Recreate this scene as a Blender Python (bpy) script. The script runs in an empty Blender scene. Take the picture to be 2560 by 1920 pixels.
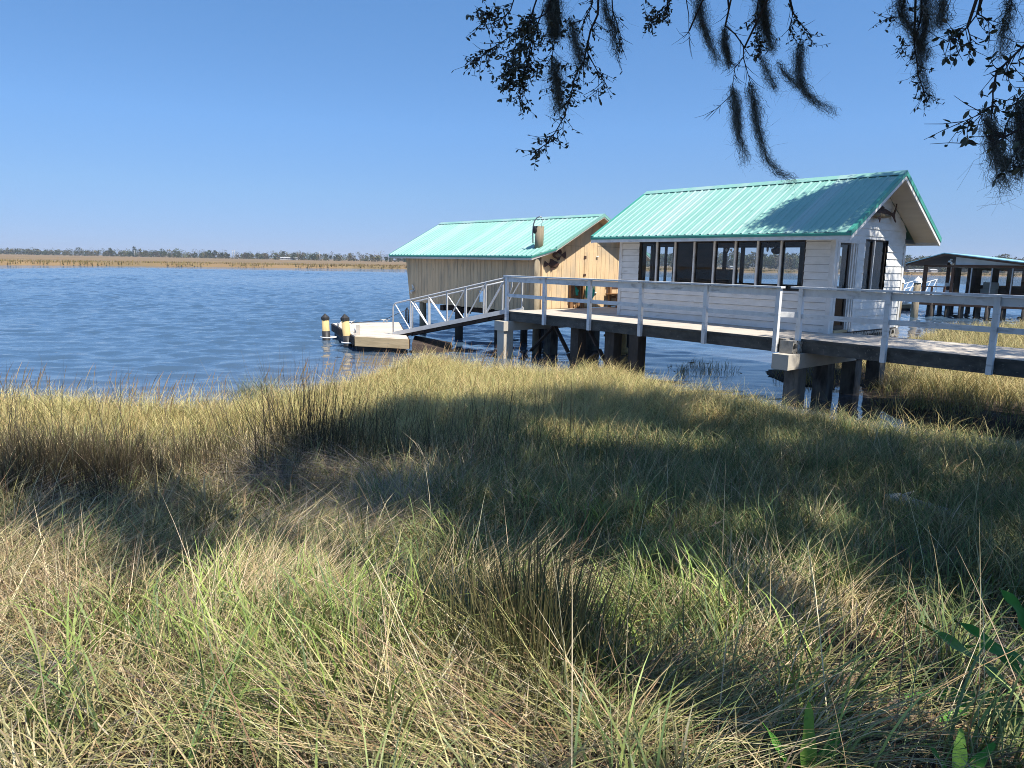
import bpy, math, random
import numpy as np
from mathutils import Vector, Matrix

random.seed(7)
RNG = np.random.default_rng(11)
SC = bpy.context.scene
COL = SC.collection

# ------------------------------------------------------------------ camera, sky, sun, exposure
EYE = Vector((0, 0, 2.85))
PITCH, ROLL = math.atan(305 / 1800), 0.018
f_ = Vector((0, math.cos(PITCH), -math.sin(PITCH)))
r_ = Vector((1, 0, 0))
u_ = Vector((0, math.sin(PITCH), math.cos(PITCH)))
r2 = r_ * math.cos(ROLL) + u_ * math.sin(ROLL)
u2 = u_ * math.cos(ROLL) - r_ * math.sin(ROLL)
cam = bpy.data.cameras.new("camera")
cam.sensor_width = 36
cam.lens = 25.3125
cam.clip_start, cam.clip_end = 0.05, 20000
co = bpy.data.objects.new("camera", cam)
COL.objects.link(co)
R3 = Matrix((r2, u2, -f_)).transposed()
co.matrix_world = Matrix.Translation(EYE) @ R3.to_4x4()
SC.camera = co

SUNV = Vector((0.353, -0.414, 0.839)).normalized()
world = bpy.data.worlds.new("World")
SC.world = world
world.use_nodes = True
nt = world.node_tree
sky = nt.nodes.new("ShaderNodeTexSky")
sky.sky_type = 'NISHITA'
sky.sun_disc = False
sky.sun_elevation = math.asin(SUNV.z)
sky.sun_rotation = math.atan2(SUNV.x, SUNV.y)
sky.air_density, sky.dust_density, sky.ozone_density = 1.0, 0.0, 6.0
def wn(kind, **kw):
    n = nt.nodes.new(kind)
    for k, v in kw.items(): setattr(n, k, v)
    return n
# clear autumn sky: the pale band at the horizon is kept low and even
tc_ = wn("ShaderNodeTexCoord"); sx_ = wn("ShaderNodeSeparateXYZ"); cx_ = wn("ShaderNodeCombineXYZ")
nt.links.new(tc_.outputs["Generated"], sx_.inputs[0])
mz = wn("ShaderNodeMath", operation='MAXIMUM'); mz.inputs[1].default_value = 0.0
nt.links.new(sx_.outputs[2], mz.inputs[0])
ma = wn("ShaderNodeMath", operation='MULTIPLY_ADD'); ma.inputs[1].default_value, ma.inputs[2].default_value = 1.3, 0.085
nt.links.new(mz.outputs[0], ma.inputs[0])
for i in (0, 1): nt.links.new(sx_.outputs[i], cx_.inputs[i])
nt.links.new(ma.outputs[0], cx_.inputs[2])
nrm = wn("ShaderNodeVectorMath", operation='NORMALIZE'); nt.links.new(cx_.outputs[0], nrm.inputs[0])
nt.links.new(nrm.outputs[0], sky.inputs[0])
rmp = wn("ShaderNodeValToRGB")
rmp.color_ramp.elements[0].position, rmp.color_ramp.elements[0].color = 0.0, (0.40, 0.345, 0.39, 1)
rmp.color_ramp.elements[1].position, rmp.color_ramp.elements[1].color = 0.72, (1.0, 0.96, 0.90, 1)
e_ = rmp.color_ramp.elements.new(0.37); e_.color = (0.55, 0.72, 0.775, 1)
e_ = rmp.color_ramp.elements.new(0.17); e_.color = (0.56, 0.65, 0.69, 1)
e_ = rmp.color_ramp.elements.new(0.085); e_.color = (0.51, 0.525, 0.535, 1)
nt.links.new(mz.outputs[0], rmp.inputs[0])
mxs = wn("ShaderNodeMix", data_type='RGBA', blend_type='MULTIPLY'); mxs.inputs[0].default_value = 1.0
nt.links.new(sky.outputs[0], mxs.inputs[6]); nt.links.new(rmp.outputs[0], mxs.inputs[7])
nt.links.new(mxs.outputs[2], nt.nodes["Background"].inputs[0])
nt.nodes["Background"].inputs[1].default_value = 0.15
sl = bpy.data.lights.new("sun", 'SUN')
sl.energy, sl.angle, sl.color = 4.6, math.radians(0.53), (1.0, 0.93, 0.82)
so = bpy.data.objects.new("sun", sl)
COL.objects.link(so)
so.rotation_euler = SUNV.to_track_quat('Z', 'Y').to_euler()
so.location = (6, -6, 30)
SC.view_settings.view_transform = 'Standard'
SC.view_settings.look = 'None'
SC.view_settings.exposure = 0.88
SC.view_settings.gamma = 1.0
SC.cycles.max_bounces = 6
SC.cycles.transparent_max_bounces = 12
SC.cycles.caustics_reflective = False
SC.cycles.caustics_refractive = False
SC.cycles.filter_width = 0.95
SC.cycles.use_denoising = True
SC.cycles.denoising_prefilter = 'NONE'

# ------------------------------------------------------------------ materials
def mk(name, c1, c2=None, scale=(4, 4, 4), rough=0.75, detail=5, bump=0.0, bscale=None, spots=None, metallic=0.0,
       lo=0.35, hi=0.65, spec=0.3):
    m = bpy.data.materials.new(name)
    m.use_nodes = True
    t = m.node_tree
    b = t.nodes["Principled BSDF"]
    b.inputs["Roughness"].default_value = rough
    b.inputs["Metallic"].default_value = metallic
    b.inputs["Specular IOR Level"].default_value = spec
    tc = t.nodes.new("ShaderNodeTexCoord")
    def noise(sc, dt=5):
        mp = t.nodes.new("ShaderNodeMapping")
        mp.inputs["Scale"].default_value = sc
        t.links.new(tc.outputs["Object"], mp.inputs[0])
        n = t.nodes.new("ShaderNodeTexNoise")
        n.inputs["Scale"].default_value = 1.0
        n.inputs["Detail"].default_value = dt
        n.inputs["Roughness"].default_value = 0.6
        t.links.new(mp.outputs[0], n.inputs[0])
        return n
    def ramp(src, l, h):
        r = t.nodes.new("ShaderNodeMapRange")
        r.inputs[1].default_value, r.inputs[2].default_value = l, h
        t.links.new(src, r.inputs[0])
        return r.outputs[0]
    def mix(fac, a, bb):
        x = t.nodes.new("ShaderNodeMix")
        x.data_type = 'RGBA'
        t.links.new(fac, x.inputs[0])
        for sock, v in ((x.inputs[6], a), (x.inputs[7], bb)):
            if isinstance(v, tuple):
                sock.default_value = (*v, 1)
            else:
                t.links.new(v, sock)
        return x.outputs[2]
    if c2 is None:
        c2 = tuple(c * 0.82 for c in c1)
    n1 = noise(scale, detail)
    colr = mix(ramp(n1.outputs[0], lo, hi), c1, c2)
    for c3, sc3, l3, h3 in (spots or []):
        n3 = noise(sc3, 6)
        colr = mix(ramp(n3.outputs[0], l3, h3), colr, c3)
    t.links.new(colr, b.inputs["Base Color"])
    if bump:
        nb = noise(bscale or tuple(s * 3 for s in scale), 6)
        bp = t.nodes.new("ShaderNodeBump")
        bp.inputs["Strength"].default_value = 1.0
        bp.inputs["Distance"].default_value = bump
        t.links.new(nb.outputs[0], bp.inputs["Height"])
        t.links.new(bp.outputs[0], b.inputs["Normal"])
    return m

def mk_attr(name, translucent=0.3, rough=0.6, gloss=0.06, hue=None):
    """plant material: each blade or leaf carries its own colour"""
    m = bpy.data.materials.new(name)
    m.use_nodes = True
    t = m.node_tree
    t.nodes.clear()
    out = t.nodes.new("ShaderNodeOutputMaterial")
    at = t.nodes.new("ShaderNodeAttribute")
    at.attribute_name = "Col"
    d = t.nodes.new("ShaderNodeBsdfDiffuse")
    tr = t.nodes.new("ShaderNodeBsdfTranslucent")
    g = t.nodes.new("ShaderNodeBsdfGlossy")
    g.inputs["Roughness"].default_value = rough
    g.inputs["Color"].default_value = (0.6, 0.6, 0.6, 1)
    t.links.new(at.outputs["Color"], d.inputs["Color"])
    t.links.new(at.outputs["Color"], tr.inputs["Color"])
    m1 = t.nodes.new("ShaderNodeMixShader")
    m1.inputs[0].default_value = translucent
    t.links.new(d.outputs[0], m1.inputs[1])
    t.links.new(tr.outputs[0], m1.inputs[2])
    m2 = t.nodes.new("ShaderNodeMixShader")
    m2.inputs[0].default_value = gloss
    t.links.new(m1.outputs[0], m2.inputs[1])
    t.links.new(g.outputs[0], m2.inputs[2])
    t.links.new(m2.outputs[0], out.inputs["Surface"])
    return m

def mk_glass(name, tint=(0.86, 0.9, 0.9), refl=1.0):
    m = bpy.data.materials.new(name)
    m.use_nodes = True
    t = m.node_tree
    t.nodes.clear()
    out = t.nodes.new("ShaderNodeOutputMaterial")
    tp = t.nodes.new("ShaderNodeBsdfTransparent")
    tp.inputs[0].default_value = (*tint, 1)
    g = t.nodes.new("ShaderNodeBsdfGlossy")
    g.inputs["Roughness"].default_value = 0.0
    fr = t.nodes.new("ShaderNodeFresnel")
    fr.inputs["IOR"].default_value = 1.5
    mm = t.nodes.new("ShaderNodeMath")
    mm.operation = 'MULTIPLY'
    mm.inputs[1].default_value = refl
    t.links.new(fr.outputs[0], mm.inputs[0])
    mx = t.nodes.new("ShaderNodeMixShader")
    t.links.new(mm.outputs[0], mx.inputs[0])
    t.links.new(tp.outputs[0], mx.inputs[1])
    t.links.new(g.outputs[0], mx.inputs[2])
    t.links.new(mx.outputs[0], out.inputs["Surface"])
    return m

M = {}
M['white'] = mk('white_paint', (0.74, 0.74, 0.72), (0.64, 0.64, 0.61), (3, 3, 9), 0.55, bump=0.0015, bscale=(30, 30, 30),
                spots=[((0.42, 0.40, 0.36), (2.2, 2.2, 7), 0.60, 0.80), ((0.25, 0.23, 0.2), (40, 40, 40), 0.74, 0.80)])
M['trim'] = mk('white_trim_paint', (0.72, 0.72, 0.70), (0.60, 0.59, 0.56), (5, 5, 5), 0.55,
               spots=[((0.36, 0.34, 0.29), (3, 3, 12), 0.62, 0.80)])
M['rail'] = mk('weathered_white_rail_paint', (0.76, 0.77, 0.77), (0.64, 0.65, 0.65), (6, 6, 3), 0.7, bump=0.002, bscale=(40, 40, 12),
               spots=[((0.22, 0.21, 0.19), (25, 25, 25), 0.66, 0.76), ((0.36, 0.36, 0.35), (3, 3, 9), 0.55, 0.75)])
M['roof'] = mk('aqua_painted_metal', (0.215, 0.43, 0.365), (0.19, 0.39, 0.33), (1.3, 1.3, 1.3), 0.42, spec=0.45,
               spots=[((0.30, 0.42, 0.38), (2.5, 0.6, 0.6), 0.56, 0.80), ((0.12, 0.22, 0.19), (22, 22, 22), 0.70, 0.80), ((0.275, 0.43, 0.395), (1.05, 0.03, 0.03), 0.50, 0.56), ((0.17, 0.33, 0.30), (14, 0.9, 0.9), 0.60, 0.78)])
M['roof_trim'] = mk('green_metal_trim', (0.06, 0.33, 0.24), (0.05, 0.27, 0.2), (4, 4, 4), 0.4, spec=0.45)
M['ply'] = mk('weathered_plywood_siding', (0.70, 0.51, 0.30), (0.60, 0.43, 0.25), (3.5, 3.5, 0.8), 0.85, bump=0.002, bscale=(60, 60, 6),
              spots=[((0.34, 0.26, 0.17), (5, 5, 1.1), 0.54, 0.74), ((0.42, 0.35, 0.25), (1.2, 1.2, 0.7), 0.5, 0.75),
                     ((0.12, 0.09, 0.06), (22, 22, 9), 0.68, 0.80)])
M['ply_grey'] = mk('grey_weathered_siding', (0.72, 0.52, 0.31), (0.56, 0.405, 0.245), (7, 7, 0.5), 0.88, bump=0.002, bscale=(60, 60, 6),
                   spots=[((0.34, 0.27, 0.19), (4, 4, 0.9), 0.50, 0.72), ((0.11, 0.085, 0.065), (16, 16, 5), 0.64, 0.80)])
M['tanwood'] = mk('new_pine_board', (0.54, 0.41, 0.24), (0.40, 0.30, 0.17), (2, 2, 14), 0.8, bump=0.001, bscale=(5, 5, 60),
                  spots=[((0.28, 0.24, 0.18), (6, 6, 20), 0.6, 0.75)])
M['greywood'] = mk('bleached_grey_boards', (0.60, 0.54, 0.46), (0.48, 0.43, 0.36), (2, 5, 5), 0.85, bump=0.002, bscale=(4, 40, 40),
                   spots=[((0.26, 0.23, 0.19), (3, 9, 9), 0.58, 0.75)])
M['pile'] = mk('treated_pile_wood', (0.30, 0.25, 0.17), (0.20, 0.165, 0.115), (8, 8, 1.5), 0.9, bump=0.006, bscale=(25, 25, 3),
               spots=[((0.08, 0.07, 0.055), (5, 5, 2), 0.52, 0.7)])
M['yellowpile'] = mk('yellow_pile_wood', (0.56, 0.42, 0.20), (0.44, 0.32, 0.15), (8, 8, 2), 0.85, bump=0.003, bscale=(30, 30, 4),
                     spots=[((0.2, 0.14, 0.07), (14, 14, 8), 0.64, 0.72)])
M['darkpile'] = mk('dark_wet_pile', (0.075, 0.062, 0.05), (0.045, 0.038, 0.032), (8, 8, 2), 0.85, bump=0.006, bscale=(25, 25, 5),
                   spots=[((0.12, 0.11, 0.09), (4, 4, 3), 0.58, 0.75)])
M['darkbeam'] = mk('dark_timber', (0.07, 0.05, 0.04), (0.04, 0.03, 0.026), (3, 3, 3), 0.85, bump=0.004)
M['brownwood'] = mk('brown_stained_wood', (0.12, 0.062, 0.036), (0.085, 0.045, 0.028), (3, 3, 3), 0.7)
M['browntable'] = mk('brown_bench_wood', (0.26, 0.14, 0.06), (0.17, 0.09, 0.045), (4, 4, 10), 0.75)
M['concrete'] = mk('pale_concrete', (0.50, 0.46, 0.39), (0.40, 0.37, 0.32), (2.2, 2.2, 2.2), 0.9, bump=0.002, bscale=(40, 40, 40),
                   spots=[((0.26, 0.24, 0.2), (5, 5, 5), 0.60, 0.78), ((0.17, 0.15, 0.13), (30, 30, 30), 0.70, 0.78)])
M['deck'] = mk('weathered_deck_concrete', (0.50, 0.45, 0.385), (0.40, 0.36, 0.31), (1.4, 1.4, 1.4), 0.9, bump=0.002, bscale=(50, 50, 50),
               spots=[((0.27, 0.24, 0.21), (3, 1.2, 3), 0.56, 0.78), ((0.12, 0.10, 0.08), (24, 24, 24), 0.72, 0.78)])
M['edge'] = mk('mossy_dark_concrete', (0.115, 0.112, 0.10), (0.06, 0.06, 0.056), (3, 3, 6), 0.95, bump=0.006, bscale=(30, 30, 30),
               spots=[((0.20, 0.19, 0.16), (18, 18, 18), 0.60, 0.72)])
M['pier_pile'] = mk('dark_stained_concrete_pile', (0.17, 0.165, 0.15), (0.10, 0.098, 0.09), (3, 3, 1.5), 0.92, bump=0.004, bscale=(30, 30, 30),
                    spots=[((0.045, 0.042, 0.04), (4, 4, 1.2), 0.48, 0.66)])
M['block'] = mk('cinder_block', (0.36, 0.34, 0.30), (0.28, 0.265, 0.235), (9, 9, 9), 0.95, bump=0.004, bscale=(80, 80, 80),
                spots=[((0.16, 0.15, 0.13), (7, 7, 7), 0.58, 0.74)])
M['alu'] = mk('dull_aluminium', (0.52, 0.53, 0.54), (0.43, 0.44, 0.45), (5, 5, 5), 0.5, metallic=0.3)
M['galv'] = mk('galvanised_steel', (0.42, 0.44, 0.46), (0.33, 0.35, 0.37), (6, 6, 6), 0.45, metallic=0.6)
M['black'] = mk('black_plastic', (0.022, 0.022, 0.024), (0.035, 0.034, 0.034), (6, 6, 6), 0.5)
M['whiteplastic'] = mk('white_plastic', (0.78, 0.78, 0.76), (0.68, 0.68, 0.66), (8, 8, 8), 0.45)
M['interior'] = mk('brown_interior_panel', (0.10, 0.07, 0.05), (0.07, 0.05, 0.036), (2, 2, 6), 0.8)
M['darkframe'] = mk('dark_bronze_frame', (0.055, 0.045, 0.038), (0.04, 0.034, 0.03), (5, 5, 5), 0.5)
M['soffit'] = mk('pale_soffit_board', (0.66, 0.60, 0.52), (0.58, 0.53, 0.46), (1.5, 6, 1.5), 0.8)
M['rust'] = mk('rusty_brown_metal', (0.075, 0.04, 0.03), (0.05, 0.027, 0.022), (8, 8, 8), 0.65, bump=0.004)
M['fishpale'] = mk('pale_fish_belly', (0.22, 0.17, 0.10), (0.12, 0.085, 0.055), (14, 14, 14), 0.6)
M['hose'] = mk('green_garden_hose', (0.03, 0.42, 0.30), (0.03, 0.36, 0.26), (9, 9, 9), 0.4)
M['mud'] = mk('wet_mud_and_litter', (0.05, 0.037, 0.024), (0.03, 0.022, 0.015), (1.5, 1.5, 1.5), 0.85, bump=0.02, bscale=(9, 9, 9),
              spots=[((0.13, 0.09, 0.05), (18, 18, 18), 0.56, 0.64), ((0.03, 0.024, 0.018), (5, 5, 5), 0.56, 0.7)])
M['marshland'] = mk('marsh_plain', (0.20, 0.135, 0.07), (0.155, 0.108, 0.058), (0.02, 0.03, 0.05), 0.95,
                    spots=[((0.11, 0.095, 0.05), (0.006, 0.02, 0.05), 0.52, 0.68), ((0.24, 0.18, 0.09), (0.01, 0.06, 0.05), 0.55, 0.7)])
M['bark'] = mk('oak_bark', (0.10, 0.085, 0.07), (0.06, 0.05, 0.042), (6, 6, 2), 0.95, bump=0.01)
M['twig'] = mk('dark_twig_bark', (0.06, 0.045, 0.042), (0.04, 0.03, 0.03), (20, 20, 20), 0.9)
M['driftwood'] = mk('bleached_driftwood', (0.50, 0.50, 0.46), (0.30, 0.30, 0.28), (4, 18, 18), 0.9, bump=0.004, bscale=(5, 50, 50),
                    spots=[((0.2, 0.2, 0.19), (6, 24, 24), 0.6, 0.72)])
M['farwhite'] = mk('pale_far_wall', (0.42, 0.42, 0.41), (0.36, 0.36, 0.35), (0.3, 0.3, 0.3), 0.8)
M['fargrey'] = mk('grey_far_roof', (0.36, 0.36, 0.36), (0.3, 0.3, 0.3), (0.3, 0.3, 0.3), 0.8)
M['bluepaint'] = mk('pale_blue_panel', (0.62, 0.66, 0.70), (0.55, 0.59, 0.63), (2, 2, 2), 0.7)
M['tealroof'] = mk('pale_blue_metal_roof', (0.28, 0.52, 0.58), (0.24, 0.46, 0.52), (2, 2, 2), 0.4)
M['blade'] = mk_attr('grass_blade', 0.20)
M['leaf'] = mk_attr('oak_leaf', 0.18, 0.5, 0.10)
M['moss'] = mk_attr('spanish_moss_strand', 0.25, 0.8, 0.02)
M['farleaf'] = mk_attr('distant_foliage', 0.15, 0.8, 0.0)
M['broadleaf'] = mk_attr('broad_green_leaf', 0.35, 0.45, 0.07)
M['glass'] = mk_glass('window_glass', (0.86, 0.90, 0.92), 1.0)

def water_mat():
    m = bpy.data.materials.new('river_water')
    m.use_nodes = True
    t = m.node_tree
    b = t.nodes["Principled BSDF"]
    b.inputs["Roughness"].default_value = 0.03
    b.inputs["IOR"].default_value = 1.33
    tc = t.nodes.new("ShaderNodeTexCoord")
    def noise(sc, rot, det, rgh=0.55, dist=0.0):
        mp = t.nodes.new("ShaderNodeMapping")
        mp.inputs["Scale"].default_value = sc
        mp.inputs["Rotation"].default_value = (0, 0, rot)
        t.links.new(tc.outputs["Object"], mp.inputs[0])
        n = t.nodes.new("ShaderNodeTexNoise")
        n.inputs["Scale"].default_value = 1
        n.inputs["Detail"].default_value = det
        n.inputs["Roughness"].default_value = rgh
        n.inputs["Distortion"].default_value = dist
        t.links.new(mp.outputs[0], n.inputs[0])
        return n.outputs[0]
    # wind waves, crests roughly across the view
    n1 = noise((0.75, 1.25, 1), 0.22, 5, 0.6, 0.4)
    n2 = noise((3.2, 5.0, 1), -0.10, 3, 0.6, 0.4)
    n3 = noise((0.10, 0.22, 1), 0.4, 2)
    def math_(op, a, v):
        x = t.nodes.new("ShaderNodeMath")
        x.operation = op
        t.links.new(a, x.inputs[0])
        if isinstance(v, float):
            x.inputs[1].default_value = v
        else:
            t.links.new(v, x.inputs[1])
        return x.outputs[0]
    h = math_('ADD', math_('MULTIPLY', n1, 0.5), math_('MULTIPLY', n2, 0.12))
    amp = math_('ADD', math_('MULTIPLY', n3, 0.9), 0.45)
    h = math_('MULTIPLY', h, amp)
    # calmer in the lee of the near bank
    geo = t.nodes.new("ShaderNodeAttribute")
    geo.attribute_name = "calm"
    h = math_('MULTIPLY', h, geo.outputs["Fac"])
    bp = t.nodes.new("ShaderNodeBump")
    bp.inputs["Strength"].default_value = 1.0
    bp.inputs["Distance"].default_value = 0.16
    t.links.new(h, bp.inputs["Height"])
    t.links.new(bp.outputs[0], b.inputs["Normal"])
    # silty shallows are browner than the deep channel
    at = t.nodes.new("ShaderNodeAttribute")
    at.attribute_name = "silt"
    mx = t.nodes.new("ShaderNodeMix")
    mx.data_type = 'RGBA'
    mx.inputs[6].default_value = (0.046, 0.086, 0.138, 1)
    mx.inputs[7].default_value = (0.17, 0.125, 0.085, 1)
    t.links.new(at.outputs["Fac"], mx.inputs[0])
    t.links.new(mx.outputs[2], b.inputs["Base Color"])
    return m
M['water'] = water_mat()

# ------------------------------------------------------------------ mesh helpers
class MB:
    def __init__(s):
        s.v, s.f, s.s = [], [], []
    def face(s, pts, smooth=False):
        k = len(s.v)
        s.v += [tuple(p) for p in pts]
        s.f.append(tuple(range(k, k + len(pts))))
        s.s.append(smooth)
    def hexa(s, p):
        """8 corners: bottom ring 0-3, top ring 4-7"""
        k = len(s.v)
        s.v += [tuple(q) for q in p]
        for q in ((3, 2, 1, 0), (4, 5, 6, 7), (0, 1, 5, 4), (1, 2, 6, 5), (2, 3, 7, 6), (3, 0, 4, 7)):
            s.f.append(tuple(k + i for i in q))
            s.s.append(False)
    def box(s, x0, x1, y0, y1, z0, z1):
        s.hexa([(x0, y0, z0), (x1, y0, z0), (x1, y1, z0), (x0, y1, z0), (x0, y0, z1), (x1, y0, z1), (x1, y1, z1), (x0, y1, z1)])
    def bar(s, p0, p1, w, h, up=(0, 0, 1)):
        """square bar between two points, w across, h along up"""
        p0, p1, up = Vector(p0), Vector(p1), Vector(up)
        d = (p1 - p0).normalized()
        sd = d.cross(up)
        if sd.length < 1e-4:
            sd = d.cross(Vector((1, 0, 0)))
        sd.normalize()
        u = sd.cross(d).normalized()
        a, b = sd * w / 2, u * h / 2
        s.hexa([p0 - a - b, p0 + a - b, p1 + a - b, p1 - a - b, p0 - a + b, p0 + a + b, p1 + a + b, p1 - a + b])
    def tube(s, pts, rad, n=8, caps=True, smooth=True):
        pts = [Vector(p) for p in pts]
        if not hasattr(rad, '__len__'):
            rad = [rad] * len(pts)
        k = len(s.v)
        ref = None
        for i, p in enumerate(pts):
            d = (pts[min(i + 1, len(pts) - 1)] - pts[max(i - 1, 0)]).normalized()
            if ref is None:
                ref = d.cross(Vector((0.31, 0.23, 0.92)))
                if ref.length < 0.1:
                    ref = d.cross(Vector((1, 0, 0)))
            ref = (ref - d * ref.dot(d)).normalized()
            b = d.cross(ref)
            for j in range(n):
                a = 2 * math.pi * j / n
                s.v.append(tuple(p + (ref * math.cos(a) + b * math.sin(a)) * rad[i]))
        for i in range(len(pts) - 1):
            for j in range(n):
                s.f.append((k + i * n + j, k + i * n + (j + 1) % n, k + (i + 1) * n + (j + 1) % n, k + (i + 1) * n + j))
                s.s.append(smooth)
        if caps:
            s.f.append(tuple(k + j for j in range(n))[::-1]); s.s.append(False)
            e = k + (len(pts) - 1) * n
            s.f.append(tuple(e + j for j in range(n))); s.s.append(False)
    def prism(s, poly, axis_fn, t0, t1):
        """poly: list of 2D points, axis_fn(u, v, t) -> 3D"""
        k = len(s.v)
        n = len(poly)
        for t in (t0, t1):
            s.v += [tuple(axis_fn(u, v, t)) for u, v in poly]
        s.f.append(tuple(range(k, k + n))[::-1]); s.s.append(False)
        s.f.append(tuple(range(k + n, k + 2 * n))); s.s.append(False)
        for i in range(n):
            j = (i + 1) % n
            s.f.append((k + i, k + j, k + n + j, k + n + i)); s.s.append(False)
    def ellipsoid(s, c, rx, ry, rz, nu=12, nv=8, prof=None):
        k = len(s.v)
        for i in range(nv + 1):
            th = math.pi * i / nv
            for j in range(nu):
                ph = 2 * math.pi * j / nu
                s.v.append((c[0] + rx * math.sin(th) * math.cos(ph), c[1] + ry * math.sin(th) * math.sin(ph), c[2] + rz * math.cos(th)))
        for i in range(nv):
            for j in range(nu):
                s.f.append((k + i * nu + j, k + (i + 1) * nu + j, k + (i + 1) * nu + (j + 1) % nu, k + i * nu + (j + 1) % nu)); s.s.append(True)

ORG = {}
# cottage frame: x along the pier (towards the shore), y away from the viewer, z above the deck
DV = Vector((0.63705, -0.77082, 0)); NV = Vector((0.77082, 0.63705, 0)); A0 = Vector((3.0383, 20.831, 1.40))
TH = math.atan2(DV.y, DV.x)
# neighbour frame
DN = Vector((0.7155, -0.6986, 0)); NN = Vector((0.6986, 0.7155, 0)); AN = Vector((25.36, 43.99, 0))
TN = math.atan2(DN.y, DN.x)
FR = {'H': (A0, DV, NV, TH), 'N': (AN, DN, NN, TN), None: (Vector((0, 0, 0)), Vector((1, 0, 0)), Vector((0, 1, 0)), 0.0)}
def W(p, frame=None):
    o, d, n, _ = FR[frame]
    return o + d * p[0] + n * p[1] + Vector((0, 0, p[2]))

def _tag(o, label, cat, group, kind):
    if label: o['label'] = label
    if cat: o['category'] = cat
    if group: o['group'] = group
    if kind: o['kind'] = kind

def thing(name, label, cat, loc=(0, 0, 0), frame=None, group=None):
    o = bpy.data.objects.new(name, None)
    o.empty_display_size = 0.2
    COL.objects.link(o)
    o.location = W(loc, frame)
    o.rotation_euler = (0, 0, FR[frame][3])
    _tag(o, label, cat, group, None)
    ORG[o.name] = Vector(loc)
    return o

def mesh_from(name, mb, mat, org=(0, 0, 0)):
    me = bpy.data.meshes.new(name)
    ox, oy, oz = org
    me.from_pydata([(x - ox, y - oy, z - oz) for x, y, z in mb.v], [], mb.f)
    me.polygons.foreach_set("use_smooth", mb.s)
    me.materials.append(mat)
    me.update()
    return me

def part(name, mb, mat, parent, label=None):
    org = ORG[parent.name]
    o = bpy.data.objects.new(name, mesh_from(name, mb, mat, org))
    COL.objects.link(o)
    o.parent = parent
    ORG[o.name] = org
    if label: o['label'] = label
    return o

def solo(name, mb, mat, label=None, cat=None, loc=(0, 0, 0), frame=None, group=None, kind=None):
    o = bpy.data.objects.new(name, mesh_from(name, mb, mat, loc))
    COL.objects.link(o)
    o.location = W(loc, frame)
    o.rotation_euler = (0, 0, FR[frame][3])
    _tag(o, label, cat, group, kind)
    ORG[o.name] = Vector(loc)
    return o

def np_obj(name, V, F4, C, mat, parent=None, loc=(0, 0, 0)):
    """mesh from numpy arrays; F4 is (n,3) or (n,4); C per-vertex colour"""
    V = np.asarray(V, dtype=np.float32) - np.array(loc, dtype=np.float32)
    n, k = F4.shape
    me = bpy.data.meshes.new(name)
    me.vertices.add(len(V)); me.vertices.foreach_set("co", V.ravel())
    me.loops.add(n * k); me.loops.foreach_set("vertex_index", F4.astype(np.int32).ravel())
    me.polygons.add(n)
    me.polygons.foreach_set("loop_start", np.arange(0, n * k, k, dtype=np.int32))
    me.polygons.foreach_set("loop_total", np.full(n, k, dtype=np.int32))
    me.update(calc_edges=True)
    if C is not None:
        at = me.color_attributes.new("Col", 'FLOAT_COLOR', 'POINT')
        c4 = np.ones((len(V), 4), dtype=np.float32)
        c4[:, :3] = C
        at.data.foreach_set("color", c4.ravel())
    me.materials.append(mat)
    o = bpy.data.objects.new(name, me)
    COL.objects.link(o)
    if parent is not None:
        o.parent = parent
    else:
        o.location = loc
    return o

# ------------------------------------------------------------------ ground, water, far marsh
BANK = np.array([(-34, 7.6), (-22, 10.8), (-14, 12.2), (-10.3, 12.3), (-9.1, 12.6), (-7.1, 12.5), (-6.4, 11.9), (-5.7, 11.6), (-5.3, 11.9), (-4.6, 12.6),
    (-4.1, 14.0), (-3.4, 15.8), (-2.85, 17.9), (-2.4, 19.2), (-1.8, 18.8), (-1.1, 17.8), (-0.3, 17.2), (0.66, 17.0), (1.65, 17.3),
    (2.7, 17.3), (3.1, 16.1), (3.75, 14.4), (4.7, 13.5), (5.3, 12.5), (5.9, 11.7), (6.4, 11.1), (6.9, 10.8), (8.0, 10.4), (9.2, 10.1),
    (14, 9.2), (34, 7), (34, -16), (-34, -16)])
RMARSH = np.array([(7.4, 12.9), (7.45, 14.3), (7.9, 15.5), (8.5, 17.4), (7.9, 19.4), (8.1, 20.6), (10.2, 22.6), (13.3, 25.4), (18.9, 32.6), (24.9, 36.2), (31, 37.6), (60, 42),
    (60, 10), (14, 11.2), (10.3, 11.7), (8.8, 12.0)])
ISLE = np.array([(4.2, 18.3), (5.5, 18.4), (6.2, 19.2), (6.6, 20.8), (5.4, 21.4), (4.4, 20.2)])
ISLE2 = np.array([(6.9, 17.2), (7.6, 16.8), (8.6, 18), (8.4, 20), (7.2, 20.2), (6.6, 18.6)])
def sdist(P, poly):
    """signed distance, positive inside"""
    P = np.asarray(P, float)
    d2 = np.full(len(P), 1e18)
    ins = np.zeros(len(P), bool)
    n = len(poly)
    for i in range(n):
        a, b = poly[i], poly[(i + 1) % n]
        e = b - a
        w = P - a
        t = np.clip((w @ e) / (e @ e), 0, 1)
        q = w - t[:, None] * e
        d2 = np.minimum(d2, (q * q).sum(1))
        c = (a[1] > P[:, 1]) != (b[1] > P[:, 1])
        with np.errstate(divide='ignore', invalid='ignore'):
            xx = (b[0] - a[0]) * (P[:, 1] - a[1]) / (b[1] - a[1]) + a[0]
        ins ^= c & (P[:, 0] < xx)
    d = np.sqrt(d2)
    return np.where(ins, d, -d)
_ph = RNG.uniform(0, 6.28, (4, 8)); _dr = RNG.uniform(0, 6.28, (4, 8))
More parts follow.
